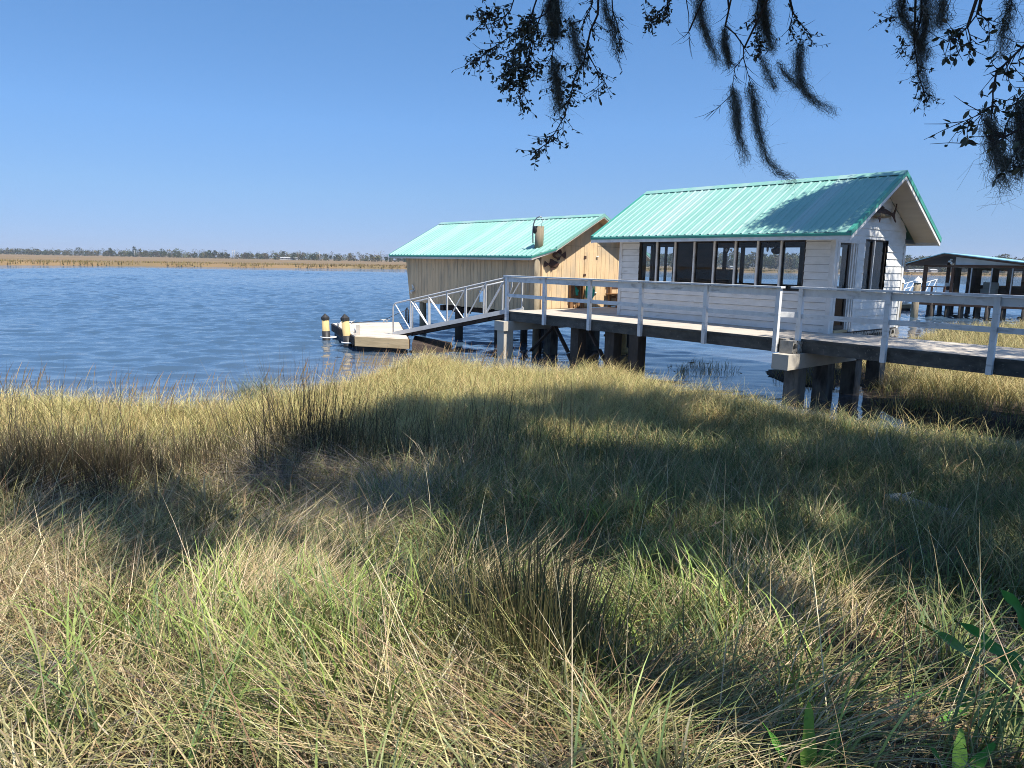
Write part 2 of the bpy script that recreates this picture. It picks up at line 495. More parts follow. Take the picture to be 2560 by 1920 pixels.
def wob(P, scale, k=0):
    """smooth value noise in about -1..1"""
    s = 0
    for i in range(8):
        fr = (0.6 + 0.35 * i) / scale
        s = s + np.sin((P[:, 0] * math.cos(_dr[k, i]) + P[:, 1] * math.sin(_dr[k, i])) * fr * 2.4 + _ph[k, i]) / (1 + 0.35 * i)
    return s / 2.6
def ground_z(P):
    P = np.asarray(P, float)
    Y = P[:, 1]
    base = np.interp(Y, [-16, 0, 2, 4, 6, 8, 10, 14, 30], [1.5, 1.25, 1.15, .85, .6, .4, .25, .15, .10])
    s1 = sdist(P, BANK)
    z1 = np.where(s1 > 0, base * np.clip(s1 / 0.7, 0, 1) ** 0.7, np.maximum(s1 * 0.35, -0.7))
    z = z1
    for pl, h in ((RMARSH, 0.14), (ISLE, -0.04), (ISLE2, 0.06)):
        s2 = sdist(P, pl)
        z = np.maximum(z, np.where(s2 > 0, h * np.clip(s2 / 0.8, 0, 1), np.maximum(s2 * 0.35, -0.7)))
    return z + (0.035 * wob(P, 1.3, 1) + 0.06 * wob(P, .75, 2)) * np.clip(z * 4, 0, 1)

def grid_sheet(name, xs, ys, zf, mat):
    X, Y = np.meshgrid(xs, ys)
    P = np.c_[X.ravel(), Y.ravel()]
    V = np.c_[P, zf(P)]
    nx, ny = len(xs), len(ys)
    i = (np.arange(ny - 1)[:, None] * nx + np.arange(nx - 1)[None]).ravel()
    F = np.c_[i, i + 1, i + nx + 1, i + nx]
    o = np_obj(name, V, F, None, mat)
    o.data.polygons.foreach_set("use_smooth", np.ones(len(F), bool))
    return o, P
gx = np.unique(np.r_[np.arange(-34, -12, 1.0), np.arange(-12, 14, 0.2), np.arange(14, 60.5, 1.0)])
gy = np.unique(np.r_[np.arange(-16, 0, 1.0), np.arange(0, 24, 0.2), np.arange(24, 48.5, 1.0)])
go, _ = grid_sheet('ground', gx, gy, ground_z, M['mud'])
go['kind'] = 'structure'

wx = np.unique(np.r_[-4000, -1500, -600, -300, -200, -150, -120, np.arange(-96, -30, .42), np.arange(-30, 30, 0.24), np.arange(30, 96, .42), 120, 150, 250, 600, 1500, 4000])
wy = [-60., -20., -5., 5.]
while wy[-1] < 175: wy.append(wy[-1] + min(max(.085, .0078 * wy[-1]), .7))
wy = np.array(wy + [180, 190, 205, 250, 400, 700, 1500, 4000])
_wl = np.exp(RNG.uniform(math.log(.42), math.log(1.8), 56)); _wa = -1.75 + RNG.normal(0, .75, 56); _wp = RNG.uniform(0, 6.28, 56)
def shore_gap(P):
    return np.maximum(-np.maximum(np.maximum(sdist(P, BANK), sdist(P, RMARSH)), np.maximum(sdist(P, ISLE), sdist(P, ISLE2))), 0)
def wave_z(P):
    """wind chop, calmer close to the near banks and left to the bump far out"""
    x, y = P[:, 0], P[:, 1]
    z = np.zeros(len(P))
    for l, a, p in zip(_wl, _wa, _wp):
        k = 6.2832 / l
        ph = k * (x * math.cos(a) + y * math.sin(a)) + p
        z += .0066 * l * (np.sin(ph) + .35 * np.sin(2 * ph + 1.2))
    gust = .75 + .35 * wob(P, 14, 2)
    amp = np.clip(.22 + shore_gap(P) / 9, .22, 1) * np.clip((96 - np.abs(x)) / 12, 0, 1) * np.clip((175 - y) / 25, 0, 1) * np.clip((y - 4) / 3, 0, 1)
    return z * gust * amp
wo, WP = grid_sheet('water', wx, wy, wave_z, M['water'])
wo['kind'] = 'structure'
dist = shore_gap(WP)
at = wo.data.attributes.new("silt", 'FLOAT', 'POINT')
silt = np.exp(-dist / 1.6) * 0.7
at.data.foreach_set("value", silt.astype(np.float32))
at = wo.data.attributes.new("calm", 'FLOAT', 'POINT')
at.data.foreach_set("value", (0.16 + 0.84 * np.clip(dist / 14.0, 0, 1) ** 0.8).astype(np.float32))

SHORE = [(-900, -120), (-420, 30), (-220, 118), (-123, 175), (-87, 202), (-35, 235), (36, 300), (73, 322), (191, 361), (260, 388), (420, 440), (900, 520)]
TREEL = [(-2400, 1500), (-1200, 1150), (-750, 980), (-450, 860), (-330, 800), (-190, 720), (-105, 655), (20, 590), (150, 560), (289, 540), (480, 600), (900, 690), (2400, 800)]
def poly_at(line, x):
    return float(np.interp(x, [p[0] for p in line], [p[1] for p in line]))
mb = MB()
xsf = list(np.linspace(-900, 900, 240))
rows = [0.0, 1.0, 6.0, 18.0, 45.0, 110.0, 240.0, 600.0, 3200.0]
zr = [-0.3, 0.75, 0.9, 0.85, 0.9, 0.85, 0.9, 0.95, 1.0]
k0 = []
for x in xsf:
    y0 = poly_at(SHORE, x) + 3.0 * math.sin(x * 0.11) + 1.6 * math.sin(x * 0.37 + 1)
    col = []
    for rr, zz in zip(rows, zr):
        col.append(len(mb.v))
        mb.v.append((x * (1 + rr / 900.0), y0 + rr, zz + (random.uniform(-.12, .12) if 0 < rr < 600 else 0)))
    k0.append(col)
for i in range(len(xsf) - 1):
    for j in range(len(rows) - 1):
        mb.f.append((k0[i][j], k0[i + 1][j], k0[i + 1][j + 1], k0[i][j + 1])); mb.s.append(True)
solo('far_marsh', mb, M['marshland'], kind='structure')

# ------------------------------------------------------------------ cottage
def intervals(x0, x1, cuts):
    """x0..x1 minus the cut intervals"""
    out = [(x0, x1)]
    for c0, c1 in cuts:
        nxt = []
        for a, b in out:
            if c1 <= a or c0 >= b: nxt.append((a, b)); continue
            if c0 > a: nxt.append((a, c0))
            if c1 < b: nxt.append((c1, b))
        out = nxt
    return out
def lap_wall(conv, xl, xr, h0, h1, openings, course=0.168, lap=True, depth=0.0):
    """lapped boards: conv(x, out, h) -> frame point; xl/xr functions of height"""
    mb = MB()
    hb = h0
    mb.edge = MB()
    while hb < h1 - 1e-4:
        ht = min(hb + course, h1)
        cuts = sorted({hb, ht} | {v for o in openings for v in (o[2], o[3]) if hb < v < ht})
        jit = random.uniform(-0.002, 0.002)
        for s, t in zip(cuts[:-1], cuts[1:]):
            mid = (s + t) / 2
            blocked = [(o[0], o[1]) for o in openings if o[2] < mid < o[3]]
            ds = depth + (0.024 - 0.019 * (s - hb) / course + jit if lap else 0)
            dt = depth + (0.024 - 0.019 * (t - hb) / course + jit if lap else 0)
            for a, b in intervals(xl(mid), xr(mid), blocked):
                sl, tl = (xl(s), xl(t)) if abs(a - xl(mid)) < 1e-6 else (a, a)
                sr, tr = (xr(s), xr(t)) if abs(b - xr(mid)) < 1e-6 else (b, b)
                if sr - sl < 1e-4: continue
                mb.face([conv(sl, ds, s), conv(sr, ds, s), conv(tr, dt, t), conv(tl, dt, t)])
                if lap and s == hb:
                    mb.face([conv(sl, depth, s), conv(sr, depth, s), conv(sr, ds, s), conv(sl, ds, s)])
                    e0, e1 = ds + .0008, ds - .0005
                    mb.edge.face([conv(sl + .01, e0, s - .001), conv(sr - .01, e0, s - .001), conv(sr - .01, e1, s + .009), conv(sl + .01, e1, s + .009)])  # thin strip that paints in the shadow line at each lap
        hb = ht
    return mb

L, WD = 6.22, 3.5                     # cottage length and width
RB, RH, EB, EH, GO, GL = 1.75, 3.594, -0.57, 2.19, 0.60, 0.64
SLP = (RH - EH) / (RB - EB)
roof_h = lambda b: RH - SLP * abs(b - RB)
cot = thing('cottage', 'white lapboard cottage with long row of windows and aqua ribbed metal roof', 'cottage', (0, 0, 0), 'H')
cf = lambda x, o, h: (x, -o, h)                 # front wall (b = 0)
ce = lambda x, o, h: (L + o, x, h)              # gable end towards the shore
cl = lambda x, o, h: (-o, x, h)                 # gable end towards the boathouse
cb = lambda x, o, h: (x, WD + o, h)             # back wall
FO = [(0.68, 5.56, 0.90, 2.08)]
EO = [(0.10, 1.08, 0.0, 2.07), (1.40, 2.56, 0.92, 2.11)]
LO = [(0.98, 1.30, 0.9, 2.02), (1.60, 2.34, 0.9, 2.02)]
BO = [(0.74, 5.36, 0.9, 2.05)]
c0 = lambda v: (lambda h: v)
gxl = lambda h: max(0.0, RB - (RH - 0.10 - h) / SLP)
gxr = lambda h: min(WD, RB + (RH - 0.10 - h) / SLP)
M['lap_shadow'] = mk('painted_lap_shadow', (0.22, 0.22, 0.22), (0.38, 0.38, 0.37), (2.5, 2.5, 20), 0.8)  # dark grey stands in for the shade line between boards
w_ = lap_wall(cf, c0(0.0), c0(L), 0.0, 2.10, FO)
pw = part('wall', w_, M['white'], cot); part('lap_shadow_strip', w_.edge, M['lap_shadow'], pw)
part('gable_wall', lap_wall(ce, gxl, gxr, 0.0, RH - 0.11, EO), M['white'], cot)
part('gable_wall', lap_wall(cl, gxl, gxr, 0.0, RH - 0.11, LO), M['white'], cot)
part('wall', lap_wall(cb, c0(0.0), c0(L), 0.0, 2.10, BO), M['white'], cot)
for nm, (cv, xr_, ops) in {'a': (cf, L, FO), 'b': (ce, WD, EO), 'c': (cl, WD, LO), 'd': (cb, L, BO)}.items():
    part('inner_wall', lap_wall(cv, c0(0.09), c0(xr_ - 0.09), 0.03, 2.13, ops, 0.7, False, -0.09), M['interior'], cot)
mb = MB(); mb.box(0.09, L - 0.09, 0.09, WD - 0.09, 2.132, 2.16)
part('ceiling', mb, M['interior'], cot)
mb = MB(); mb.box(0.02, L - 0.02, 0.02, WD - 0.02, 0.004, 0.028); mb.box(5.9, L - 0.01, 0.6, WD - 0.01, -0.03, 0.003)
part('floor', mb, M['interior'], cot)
# corner boards
for bx in (((L - 0.075, L + 0.035, -0.036, -0.001, 0.0, 2.06), (L + 0.001, L + 0.035, -0.001, 0.075, 0.0, 2.06)),
           ((-0.035, 0.07, -0.036, -0.001, 0.0, 2.06), (-0.035, -0.001, -0.001, 0.075, 0.0, 2.06)), ((L + 0.001, L + 0.035, WD - 0.06, WD + 0.03, -0.02, 2.06),)):
    mb = MB()
    for q in bx: mb.box(*q)
    part('corner_board', mb, M['trim'], cot)

def window_bay(conv, x0, x1, z0, z1, mat, sash=0.035, parent=cot):
    """a sash frame with its pane as sub-part"""
    m = MB()
    for a, b, c, d in ((x0, x0 + sash, z0, z1), (x1 - sash, x1, z0, z1), (x0 + sash, x1 - sash, z0, z0 + sash), (x0 + sash, x1 - sash, z1 - sash, z1)):
        p = [conv(a, -0.065, c), conv(b, -0.065, c), conv(b, -0.025, c), conv(a, -0.025, c)]
        q = [conv(a, -0.065, d), conv(b, -0.065, d), conv(b, -0.025, d), conv(a, -0.025, d)]
        m.hexa(p + q)
    w = part('window', m, mat, parent)
    g = MB()
    g.face([conv(x0 + sash, -0.045, z0 + sash), conv(x1 - sash, -0.045, z0 + sash), conv(x1 - sash, -0.045, z1 - sash), conv(x0 + sash, -0.045, z1 - sash)])
    part('pane', g, M['glass'], w)
    return w
def cbox(m, conv, x0, x1, o0, o1, h0, h1):
    m.hexa([conv(x0, o0, h0), conv(x1, o0, h0), conv(x1, o1, h0), conv(x0, o1, h0), conv(x0, o0, h1), conv(x1, o0, h1), conv(x1, o1, h1), conv(x0, o1, h1)])
mull = [0.68 + 0.61 * i for i in range(9)]
for i in range(8):
    window_bay(cf, mull[i] + (0.024 if i else 0.03), mull[i + 1] - (0.024 if i < 7 else 0.03), 0.93, 2.05, M['darkframe'], 0.022)
for i in range(1, 8):
    m = MB(); cbox(m, cf, mull[i] - 0.024, mull[i] + 0.024, -0.09, 0.014, 0.93, 2.05)
    part('mullion', m, M['trim'], cot)
m = MB()
cbox(m, cf, 0.68, 5.56, -0.09, 0.012, 0.90, 0.93); cbox(m, cf, 0.68, 5.56, -0.09, 0.012, 2.05, 2.08)
cbox(m, cf, 0.68, 0.71, -0.09, 0.012, 0.93, 2.05); cbox(m, cf, 5.53, 5.56, -0.09, 0.012, 0.93, 2.05)
part('window_surround', m, M['darkframe'], cot)
bm_ = [0.74, 1.08, 1.69, 2.30, 2.98, 3.56, 4.15, 4.75, 5.36]
for a, b in zip(bm_[:-1], bm_[1:]):
    window_bay(cb, a, b, 0.9, 2.05, M['darkframe'], 0.062)
window_bay(cl, 0.98, 1.30, 0.9, 2.02, M['darkframe'], 0.045)
window_bay(cl, 1.60, 1.95, 0.9, 2.02, M['darkframe'], 0.05)
window_bay(cl, 1.95, 2.34, 0.9, 2.02, M['darkframe'], 0.04)
window_bay(ce, 1.41, 1.86, 0.93, 2.10, M['darkframe'], 0.03)
window_bay(ce, 1.905, 2.55, 0.93, 2.10, M['darkframe'], 0.03)
m = MB(); cbox(m, ce, 1.86, 1.905, -0.09, 0.012, 0.93, 2.10); part('mullion', m, M['trim'], cot)
m = MB(); cbox(m, ce, 1.40, 2.56, -0.09, 0.02, 0.915, 0.93); part('window_sill', m, M['darkframe'], cot)
m = MB(); cbox(m, ce, 1.40, 2.56, -0.09, 0.02, 2.10, 2.115); part('window_head', m, M['darkframe'], cot)
# glazed door
m = MB()
cbox(m, ce, 0.10, 0.20, -0.09, 0.028, 0.0, 2.07); cbox(m, ce, 0.20, 1.08, -0.09, 0.028, 2.0, 2.07)
for k in range(5):
    x = 0.80 + 0.056 * k
    cbox(m, ce, x, x + (0.05 if k < 4 else 0.056), -0.09, [-0.02, 0.006, -0.012, 0.014, 0.028][k], 0.0, 2.0)
door = part('door', m, M['trim'], cot)
m = MB(); cbox(m, ce, 0.72, 0.795, -0.08, -0.03, 0.06, 2.0); cbox(m, ce, 0.20, 0.225, -0.08, -0.03, 0.06, 2.0); cbox(m, ce, 0.225, 0.72, -0.08, -0.03, 0.06, 0.15); cbox(m, ce, 0.225, 0.72, -0.08, -0.03, 1.96, 2.0)
part('frame', m, M['darkframe'], door)
m = MB(); m.face([ce(0.225, -0.05, 0.15), ce(0.72, -0.05, 0.15), ce(0.72, -0.05, 1.96), ce(0.225, -0.05, 1.96)])
part('pane', m, M['glass'], door)
m = MB(); cbox(m, ce, 0.20, 0.80, -0.09, 0.06, 0.0, 0.055); part('sill', m, M['tanwood'], door)
m = MB(); cbox(m, ce, 0.735, 0.765, -0.03, 0.015, 0.92, 1.06); part('handle', m, M['galv'], door)

# ------------------------------------------------------------------ ribbed metal roofs
def rib_profile(a0, a1, pitch=0.2286):
    out = [(a0, 0.0)]
    c = a0 + 0.06
    while c < a1 - 0.14:
        out += [(c - 0.040, 0.0), (c - 0.017, 0.023), (c + 0.017, 0.023), (c + 0.040, 0.0), (c + 0.095, 0.0), (c + 0.103, 0.005), (c + 0.115, 0.005), (c + 0.123, 0.0)]
        c += pitch
    out.append((a1, 0.0))
    return out
def ribbed(a0, a1, rb, rh, slp, yend, sgn):
    m = MB()
    pr = rib_profile(a0, a1)
    prev = None
    for a, dz in pr:
        ye = yend(a)
        k = len(m.v)
        m.v += [(a, rb + sgn * 0.01, rh + dz), (a, rb + sgn * ye, rh - slp * ye + dz), (a, rb + sgn * ye, rh - slp * ye - 0.012), (a, rb + sgn * 0.01, rh - 0.012)]
        if prev is not None:
            for i, j in ((0, 1), (1, 2), (2, 3)):
                m.f.append((prev + i, prev + j, k + j, k + i)); m.s.append(False)
        prev = k
    return m
def slope_box(m, a0, a1, y0, y1, o0, o1, rb, rh, slp, sgn):
    q = lambda a, y, o: (a, rb + sgn * y, rh - slp * y + o)
    m.hexa([q(a0, y0, o0), q(a1, y0, o0), q(a1, y1, o0), q(a0, y1, o0), q(a0, y0, o1), q(a1, y0, o1), q(a1, y1, o1), q(a0, y1, o1)])

a0r, a1r, YE = -GL, L + GO, RB - EB
rf = part('roof', ribbed(a0r, a1r, RB, RH, SLP, lambda a: YE, -1), M['roof'], cot)
part('roof', ribbed(a0r, a1r, RB, RH, SLP, lambda a: YE, 1), M['roof'], cot)
m = MB()
for sg in (-1, 1):
    slope_box(m, a0r - 0.01, a1r + 0.02, 0.0, 0.17, 0.029, 0.039, RB, RH, SLP, sg)
part('ridge_cap', m, M['roof'], rf)
m = MB()
for sg in (-1, 1):
    slope_box(m, a1r - 0.07, a1r + 0.022, 0.17, YE + 0.012, 0.028, 0.037, RB, RH, SLP, sg)
    slope_box(m, a1r + 0.008, a1r + 0.022, 0.0, YE + 0.012, -0.075, 0.0225, RB, RH, SLP, sg)
    slope_box(m, a0r - 0.022, a0r + 0.07, 0.17, YE + 0.012, 0.028, 0.037, RB, RH, SLP, sg)
    slope_box(m, a0r - 0.022, a0r - 0.008, 0.0, YE + 0.012, -0.075, 0.0225, RB, RH, SLP, sg)
    slope_box(m, a0r + 0.0, a1r - 0.0, YE + 0.001, YE + 0.014, -0.065, -0.013, RB, RH, SLP, sg)
part('roof_trim', m, M['roof_trim'], rf)
m = MB()
for sg in (-1, 1):
    slope_box(m, a1r - 0.03, a1r + 0.007, 0.0, YE, -0.17, -0.0125, RB, RH, SLP, sg)
    slope_box(m, a0r - 0.007, a0r + 0.03, 0.0, YE, -0.17, -0.0125, RB, RH, SLP, sg)
    y0 = RB + sg * (YE - 0.03); y1 = RB + sg * YE
    m.box(a0r + 0.031, a1r - 0.031, min(y0, y1), max(y0, y1), EH - 0.155, EH - 0.0)
part('fascia', m, M['trim'], cot)
m = MB()
for sg in (-1, 1):
    slope_box(m, L + 0.03, a1r - 0.031, 0.0, YE - 0.031, -0.105, -0.09, RB, RH, SLP, sg)
    slope_box(m, a0r + 0.031, -0.03, 0.0, YE - 0.031, -0.105, -0.09, RB, RH, SLP, sg)
m.box(-0.03, L + 0.03, EB + 0.03, -0.025, 2.06, 2.075); m.box(-0.03, L + 0.03, WD + 0.025, WD + 0.54, 2.06, 2.075)
part('soffit', m, M['soffit'], cot)

# ------------------------------------------------------------------ boathouse
BA, BB0, BB1 = -2.83, -0.445, 3.945
RH2, SL2, YE2 = 3.0, 0.536, 2.52
boat = thing('boathouse', 'weathered tan plywood boathouse on piles with aqua metal roof clipped at one corner', 'boathouse', (BA, BB0, 0), 'H')
clipA0, clipA1, clipY = -2.99, -2.38, 2.05
def yend2(a):
    if a <= clipA0: return YE2
    return YE2 + (clipY - YE2) * (a - clipA0) / (clipA1 - clipA0)
bl0, bl1 = -11.75, -2.38
rf2 = part('roof', ribbed(bl0, bl1, RB, RH2, SL2, yend2, -1), M['roof'], boat)
part('roof', ribbed(bl0, bl1, RB, RH2, SL2, lambda a: YE2, 1), M['roof'], boat)
m = MB()
for sg in (-1, 1):
    slope_box(m, bl0 - 0.01, bl1 + 0.02, 0.0, 0.16, 0.029, 0.039, RB, RH2, SL2, sg)
part('ridge_cap', m, M['roof'], rf2)
m = MB()
for sg, ye in ((-1, clipY), (1, YE2)):
    slope_box(m, bl1 - 0.06, bl1 + 0.02, 0.16, ye, 0.028, 0.037, RB, RH2, SL2, sg)
    slope_box(m, bl1 + 0.006, bl1 + 0.02, 0.0, ye, -0.06, 0.0225, RB, RH2, SL2, sg)
part('rake_trim', m, M['roof'], rf2)
m = MB()
slope_box(m, bl0, clipA0, YE2 + 0.001, YE2 + 0.014, -0.06, -0.013, RB, RH2, SL2, -1)
qq = lambda a, y, o: (a, RB - y, RH2 - SL2 * y + o)
m.hexa([qq(clipA0, YE2 + .001, -.06), qq(clipA0, YE2 + .014, -.06), qq(bl1 + .02, clipY + .014, -.06), qq(bl1 + .02, clipY + .001, -.06),
        qq(clipA0, YE2 + .001, -.013), qq(clipA0, YE2 + .014, -.013), qq(bl1 + .02, clipY + .014, -.013), qq(bl1 + .02, clipY + .001, -.013)])
slope_box(m, bl0 - 0.02, bl0 - 0.006, 0.0, YE2, -0.06, 0.0225, RB, RH2, SL2, -1)
slope_box(m, bl0 - 0.02, bl0 - 0.006, 0.0, YE2, -0.06, 0.0225, RB, RH2, SL2, 1)
part('eave_trim', m, M['roof_trim'], rf2)
m = MB()
slope_box(m, bl0 + 0.01, clipA0, YE2 - 0.028, YE2, -0.135, -0.0125, RB, RH2, SL2, -1)
m.hexa([qq(clipA0, YE2 - .03, -.135), qq(clipA0, YE2, -.135), qq(bl1, clipY, -.11), qq(bl1, clipY - .03, -.11),
        qq(clipA0, YE2 - .03, -.0125), qq(clipA0, YE2, -.0125), qq(bl1, clipY, -.0125), qq(bl1, clipY - .03, -.0125)])
slope_box(m, bl1 - 0.03, bl1 + 0.005, 0.0, clipY - 0.03, -0.10, -0.0125, RB, RH2, SL2, -1)
slope_box(m, bl1 - 0.03, bl1 + 0.005, 0.0, YE2, -0.10, -0.0125, RB, RH2, SL2, 1)
part('fascia', m, M['soffit'], boat)
m = MB()
slope_box(m, bl0 + 0.03, clipA0, 0.0, YE2 - 0.03, -0.075, -0.062, RB, RH2, SL2, -1)
m.hexa([qq(clipA0, 0, -.075), qq(clipA0, YE2 - .031, -.075), qq(bl1 - .031, clipY - .03, -.075), qq(bl1 - .031, 0, -.075),
        qq(clipA0, 0, -.062), qq(clipA0, YE2 - .031, -.062), qq(bl1 - .031, clipY - .03, -.062), qq(bl1 - .031, 0, -.062)])
slope_box(m, bl0 + 0.03, bl1 - 0.031, 0.0, YE2, -0.075, -0.062, RB, RH2, SL2, 1)
part('soffit', m, M['ply'], boat)
# long plank wall with slanted outer end, and a cut-out
m = MB()
x = BA - 0.0
hole = (-6.12, -5.87, 0.06, 0.45)
while x > -11.05:
    xa = x - 0.2
    top = 1.68
    def plank(z0, z1, x0=xa + 0.013, x1=x):
        d = random.uniform(-0.002, 0.002)
        lean = lambda z: 0.0
        # the outer end of the wall slants in towards the water
        f = lambda xx, z: max(xx, -10.99 + 0.17 * (1.68 - z))
        if f(x1, z0) - f(x0, z0) < 0.01 and f(x1, z1) - f(x0, z1) < 0.01: return
        m.hexa([(f(x0, z0), BB0 - 0.014 + d, z0), (f(x1, z0), BB0 - 0.014 + d, z0), (f(x1, z0), BB0, z0), (f(x0, z0), BB0, z0),
                (f(x0, z1), BB0 - 0.014 + d, z1), (f(x1, z1), BB0 - 0.014 + d, z1), (f(x1, z1), BB0, z1), (f(x0, z1), BB0, z1)])
    zb = -0.155 + random.uniform(-0.015, 0.015)
    if xa < hole[1] and x > hole[0]:
        plank(zb, hole[2]); plank(hole[3], top)
        if x > hole[1]: plank(hole[2], hole[3], hole[1], x)
        if xa < hole[0]: plank(hole[2], hole[3], xa + 0.013, hole[0])
    else:
        plank(zb, top)
    x -= 0.2
part('plank_wall', m, M['ply_grey'], boat)
m = MB()
m.box(hole[1], BA - 0.02, BB0 + 0.001, BB0 + 0.02, -0.13, 1.66); m.box(-10.7, hole[0], BB0 + 0.001, BB0 + 0.02, -0.13, 1.66)
m.box(hole[0], hole[1], BB0 + 0.001, BB0 + 0.02, hole[3], 1.66); m.box(hole[0], hole[1], BB0 + 0.001, BB0 + 0.02, -0.13, hole[2])
part('wall_backing', m, M['darkbeam'], boat)
# gable end towards the pier
m = MB()
y = BB0
seam = lambda b: 3.0 - SL2 * abs(b - RB) - 0.085
while y < BB1 - 0.01:
    y1 = min(y + 0.2, BB1)
    d = random.uniform(-0.002, 0.002)
    pts = [(y, 0.005), (y1 - 0.009, 0.005)]
    if y < RB < y1:
        pts += [(y1 - 0.009, seam(y1 - 0.009)), (RB, seam(RB)), (y, seam(y))]
    else:
        pts += [(y1 - 0.009, seam(y1 - 0.009)), (y, seam(y))]
    m.prism(pts, lambda u, v, t: (t, u, v), BA, BA + 0.014 + d)
    y = y1
part('gable_wall', m, M['ply'], boat)
m = MB()
m.prism([(BB0 + 0.02, 0.01), (BB1 - 0.02, 0.01), (BB1 - 0.02, seam(BB1) - 0.02), (RB, seam(RB) - 0.02), (BB0 + 0.02, seam(BB0) - 0.02)], lambda u, v, t: (t, u, v), BA - 0.02, BA - 0.001)
part('wall_backing', m, M['darkbeam'], boat)
for b0, b1 in ((0.35, 1.36), (1.95, 3.2)):
    m = MB(); m.box(BA + 0.017, BA + 0.021, b0, b1, 2.0 if b0 > 1 else 1.99, 2.006 if b0 > 1 else 1.996)
    part('siding_seam', m, M['darkbeam'], boat)
m = MB()
m.box(BA - 0.06, BA + 0.02, BB0 - 0.05, BB0 - 0.016, 0.0, 1.66)
part('corner_board', m, M['ply_grey'], boat)
m = MB(); m.box(BA + 0.018, BA + 0.028, 1.37, 1.555, 0.05, 1.82); m.box(BA + 0.018, BA + 0.028, 1.561, 1.745, 0.05, 1.82); m.box(BA + 0.018, BA + 0.028, 1.751, 1.93, 0.05, 1.82)
dr = part('door', m, M['ply'], boat)
for z in (1.64, 1.08):
    m = MB(); m.box(BA + 0.029, BA + 0.036, 1.32, 1.43, z - 0.05, z + 0.05 if z > 1.5 else z + 0.03)
    part('hinge', m, M['rust'], dr)
for z, b in ((1.66, 1.90), (0.48, 1.86)):
    m = MB(); m.tube([(BA + 0.029, b, z), (BA + 0.06, b, z), (BA + 0.065, b + 0.07, z + 0.02)], [0.035, 0.03, 0.018], 8)
    part('latch', m, M['soffit'], dr)
# light fitting low on the long wall
m = MB()
m.tube([(-10.36, BB0 - 0.016, 0.27), (-10.36, BB0 - 0.13, 0.24), (-10.36, BB0 - 0.17, 0.2)], [0.05, 0.06, 0.075], 8)
m.tube([(-10.41, BB0 - 0.02, 0.30), (-10.38, BB0 - 0.1, 0.5), (-10.34, BB0 - 0.1, 0.5), (-10.31, BB0 - 0.02, 0.30)], 0.018, 6)
part('wall_lamp', m, M['whiteplastic'], boat)
# far walls (seaward end and back) stay open at the bottom: a boat slip
m = MB()
m.prism([(BB0 + 0.2, 1.3), (BB1, 1.3), (BB1, seam(BB1)), (RB, seam(RB)), (BB0 + 0.2, seam(BB0 + 0.2))], lambda u, v, t: (t, u, v), -10.95, -10.93)
m.box(-10.9, BA - 0.03, BB1 - 0.02, BB1, 0.9, seam(BB1) - 0.02)
part('slip_wall', m, M['ply_grey'], boat)
for a, b, r, tilt in ((-10.0, BB0 + 0.16, 0.135, 0.0), (-7.55, BB0 + 0.15, 0.15, 0.02), (-5.2, BB0 + 0.15, 0.14, 0.0), (-3.2, BB0 + 0.2, 0.13, 0),
                      (-10.0, BB1 - .15, 0.14, 0), (-7.5, BB1 - .15, 0.14, 0), (-5.0, BB1 - .15, 0.14, 0), (-5.6, 1.2, 0.13, 0), (-3.1, BB1 - .2, .14, 0)):
    m = MB(); m.tube([(a, b, -2.4), (a + tilt, b, -0.15), (a + tilt, b, 1.0)], [r * 1.05, r, r * 0.95], 12)
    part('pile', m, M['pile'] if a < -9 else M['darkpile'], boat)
m = MB(); m.box(-8.6, -3.0, BB0 + 0.32, BB0 + 0.42, -0.36, -0.16); m.box(-8.7, -8.5, BB0 + 0.1, BB1, -0.40, -0.2); m.box(-5.4, -5.2, BB0 + .3, BB1, -.42, -.2)
m.box(-8.05, -7.0, BB0 + 0.2, BB0 + 0.31, -0.42, -0.25)
part('lift_beam', m, M['darkbeam'], boat)
m = MB(); m.tube([(-2.93, BB0 - 0.14, -2.3), (-2.93, BB0 - 0.14, 1.62)], [0.11, 0.10], 12)
part('corner_pile', m, M['pile'], boat)
m = MB(); m.tube([(-3.3, -0.22, 1.7), (-3.26, -0.22, 2.58)], [0.14, 0.135], 14)
post = part('roof_post', m, M['pile'], boat)
m = MB()
arc = [(-3.42, -0.36, 2.05), (-3.44, -0.36, 2.35), (-3.42, -0.36, 2.6), (-3.36, -0.36, 2.74), (-3.25, -0.36, 2.83), (-3.12, -0.36, 2.86), (-3.05, -0.36, 2.84)]
m.tube(arc, 0.022, 8)
m.tube([(-3.05, -0.36, 2.85), (-2.98, -0.36, 2.78), (-3.0, -0.36, 2.68), (-3.04, -0.36, 2.62), (-3.02, -0.36, 2.52)], 0.007, 6)
part('gooseneck_pipe', m, M['galv'], post)
m = MB(); m.ellipsoid((-3.33, -0.37, 2.46), 0.10, 0.05, 0.12, 10, 8)
part('lamp_head', m, M['black'], post)

# ------------------------------------------------------------------ fish, hose, bench beside the boathouse wall
def fish_body(m, axis, c, length, height, thick, head=1):
    """axis(u along, v up, w out) -> point; lens-shaped body"""
    n, k0 = 12, len(m.v)
    nu = 10
    for i in range(n + 1):
        t = i / n
        hh = height / 2 * (math.sin(math.pi * min(1, t * 0.98 + 0.02)) ** 0.75) * (1.0 - 0.25 * t) + 0.006
        tt = thick / 2 * math.sin(math.pi * (0.06 + 0.9 * t)) ** 0.8
        for j in range(nu):
            a = 2 * math.pi * j / nu
            m.v.append(tuple(axis(c[0] + head * (0.5 - t) * length, c[1] + hh * math.sin(a), c[2] + tt * math.cos(a))))
    for i in range(n):
        for j in range(nu):
            m.f.append((k0 + i * nu + j, k0 + i * nu + (j + 1) % nu, k0 + (i + 1) * nu + (j + 1) % nu, k0 + (i + 1) * nu + j)); m.s.append(True)
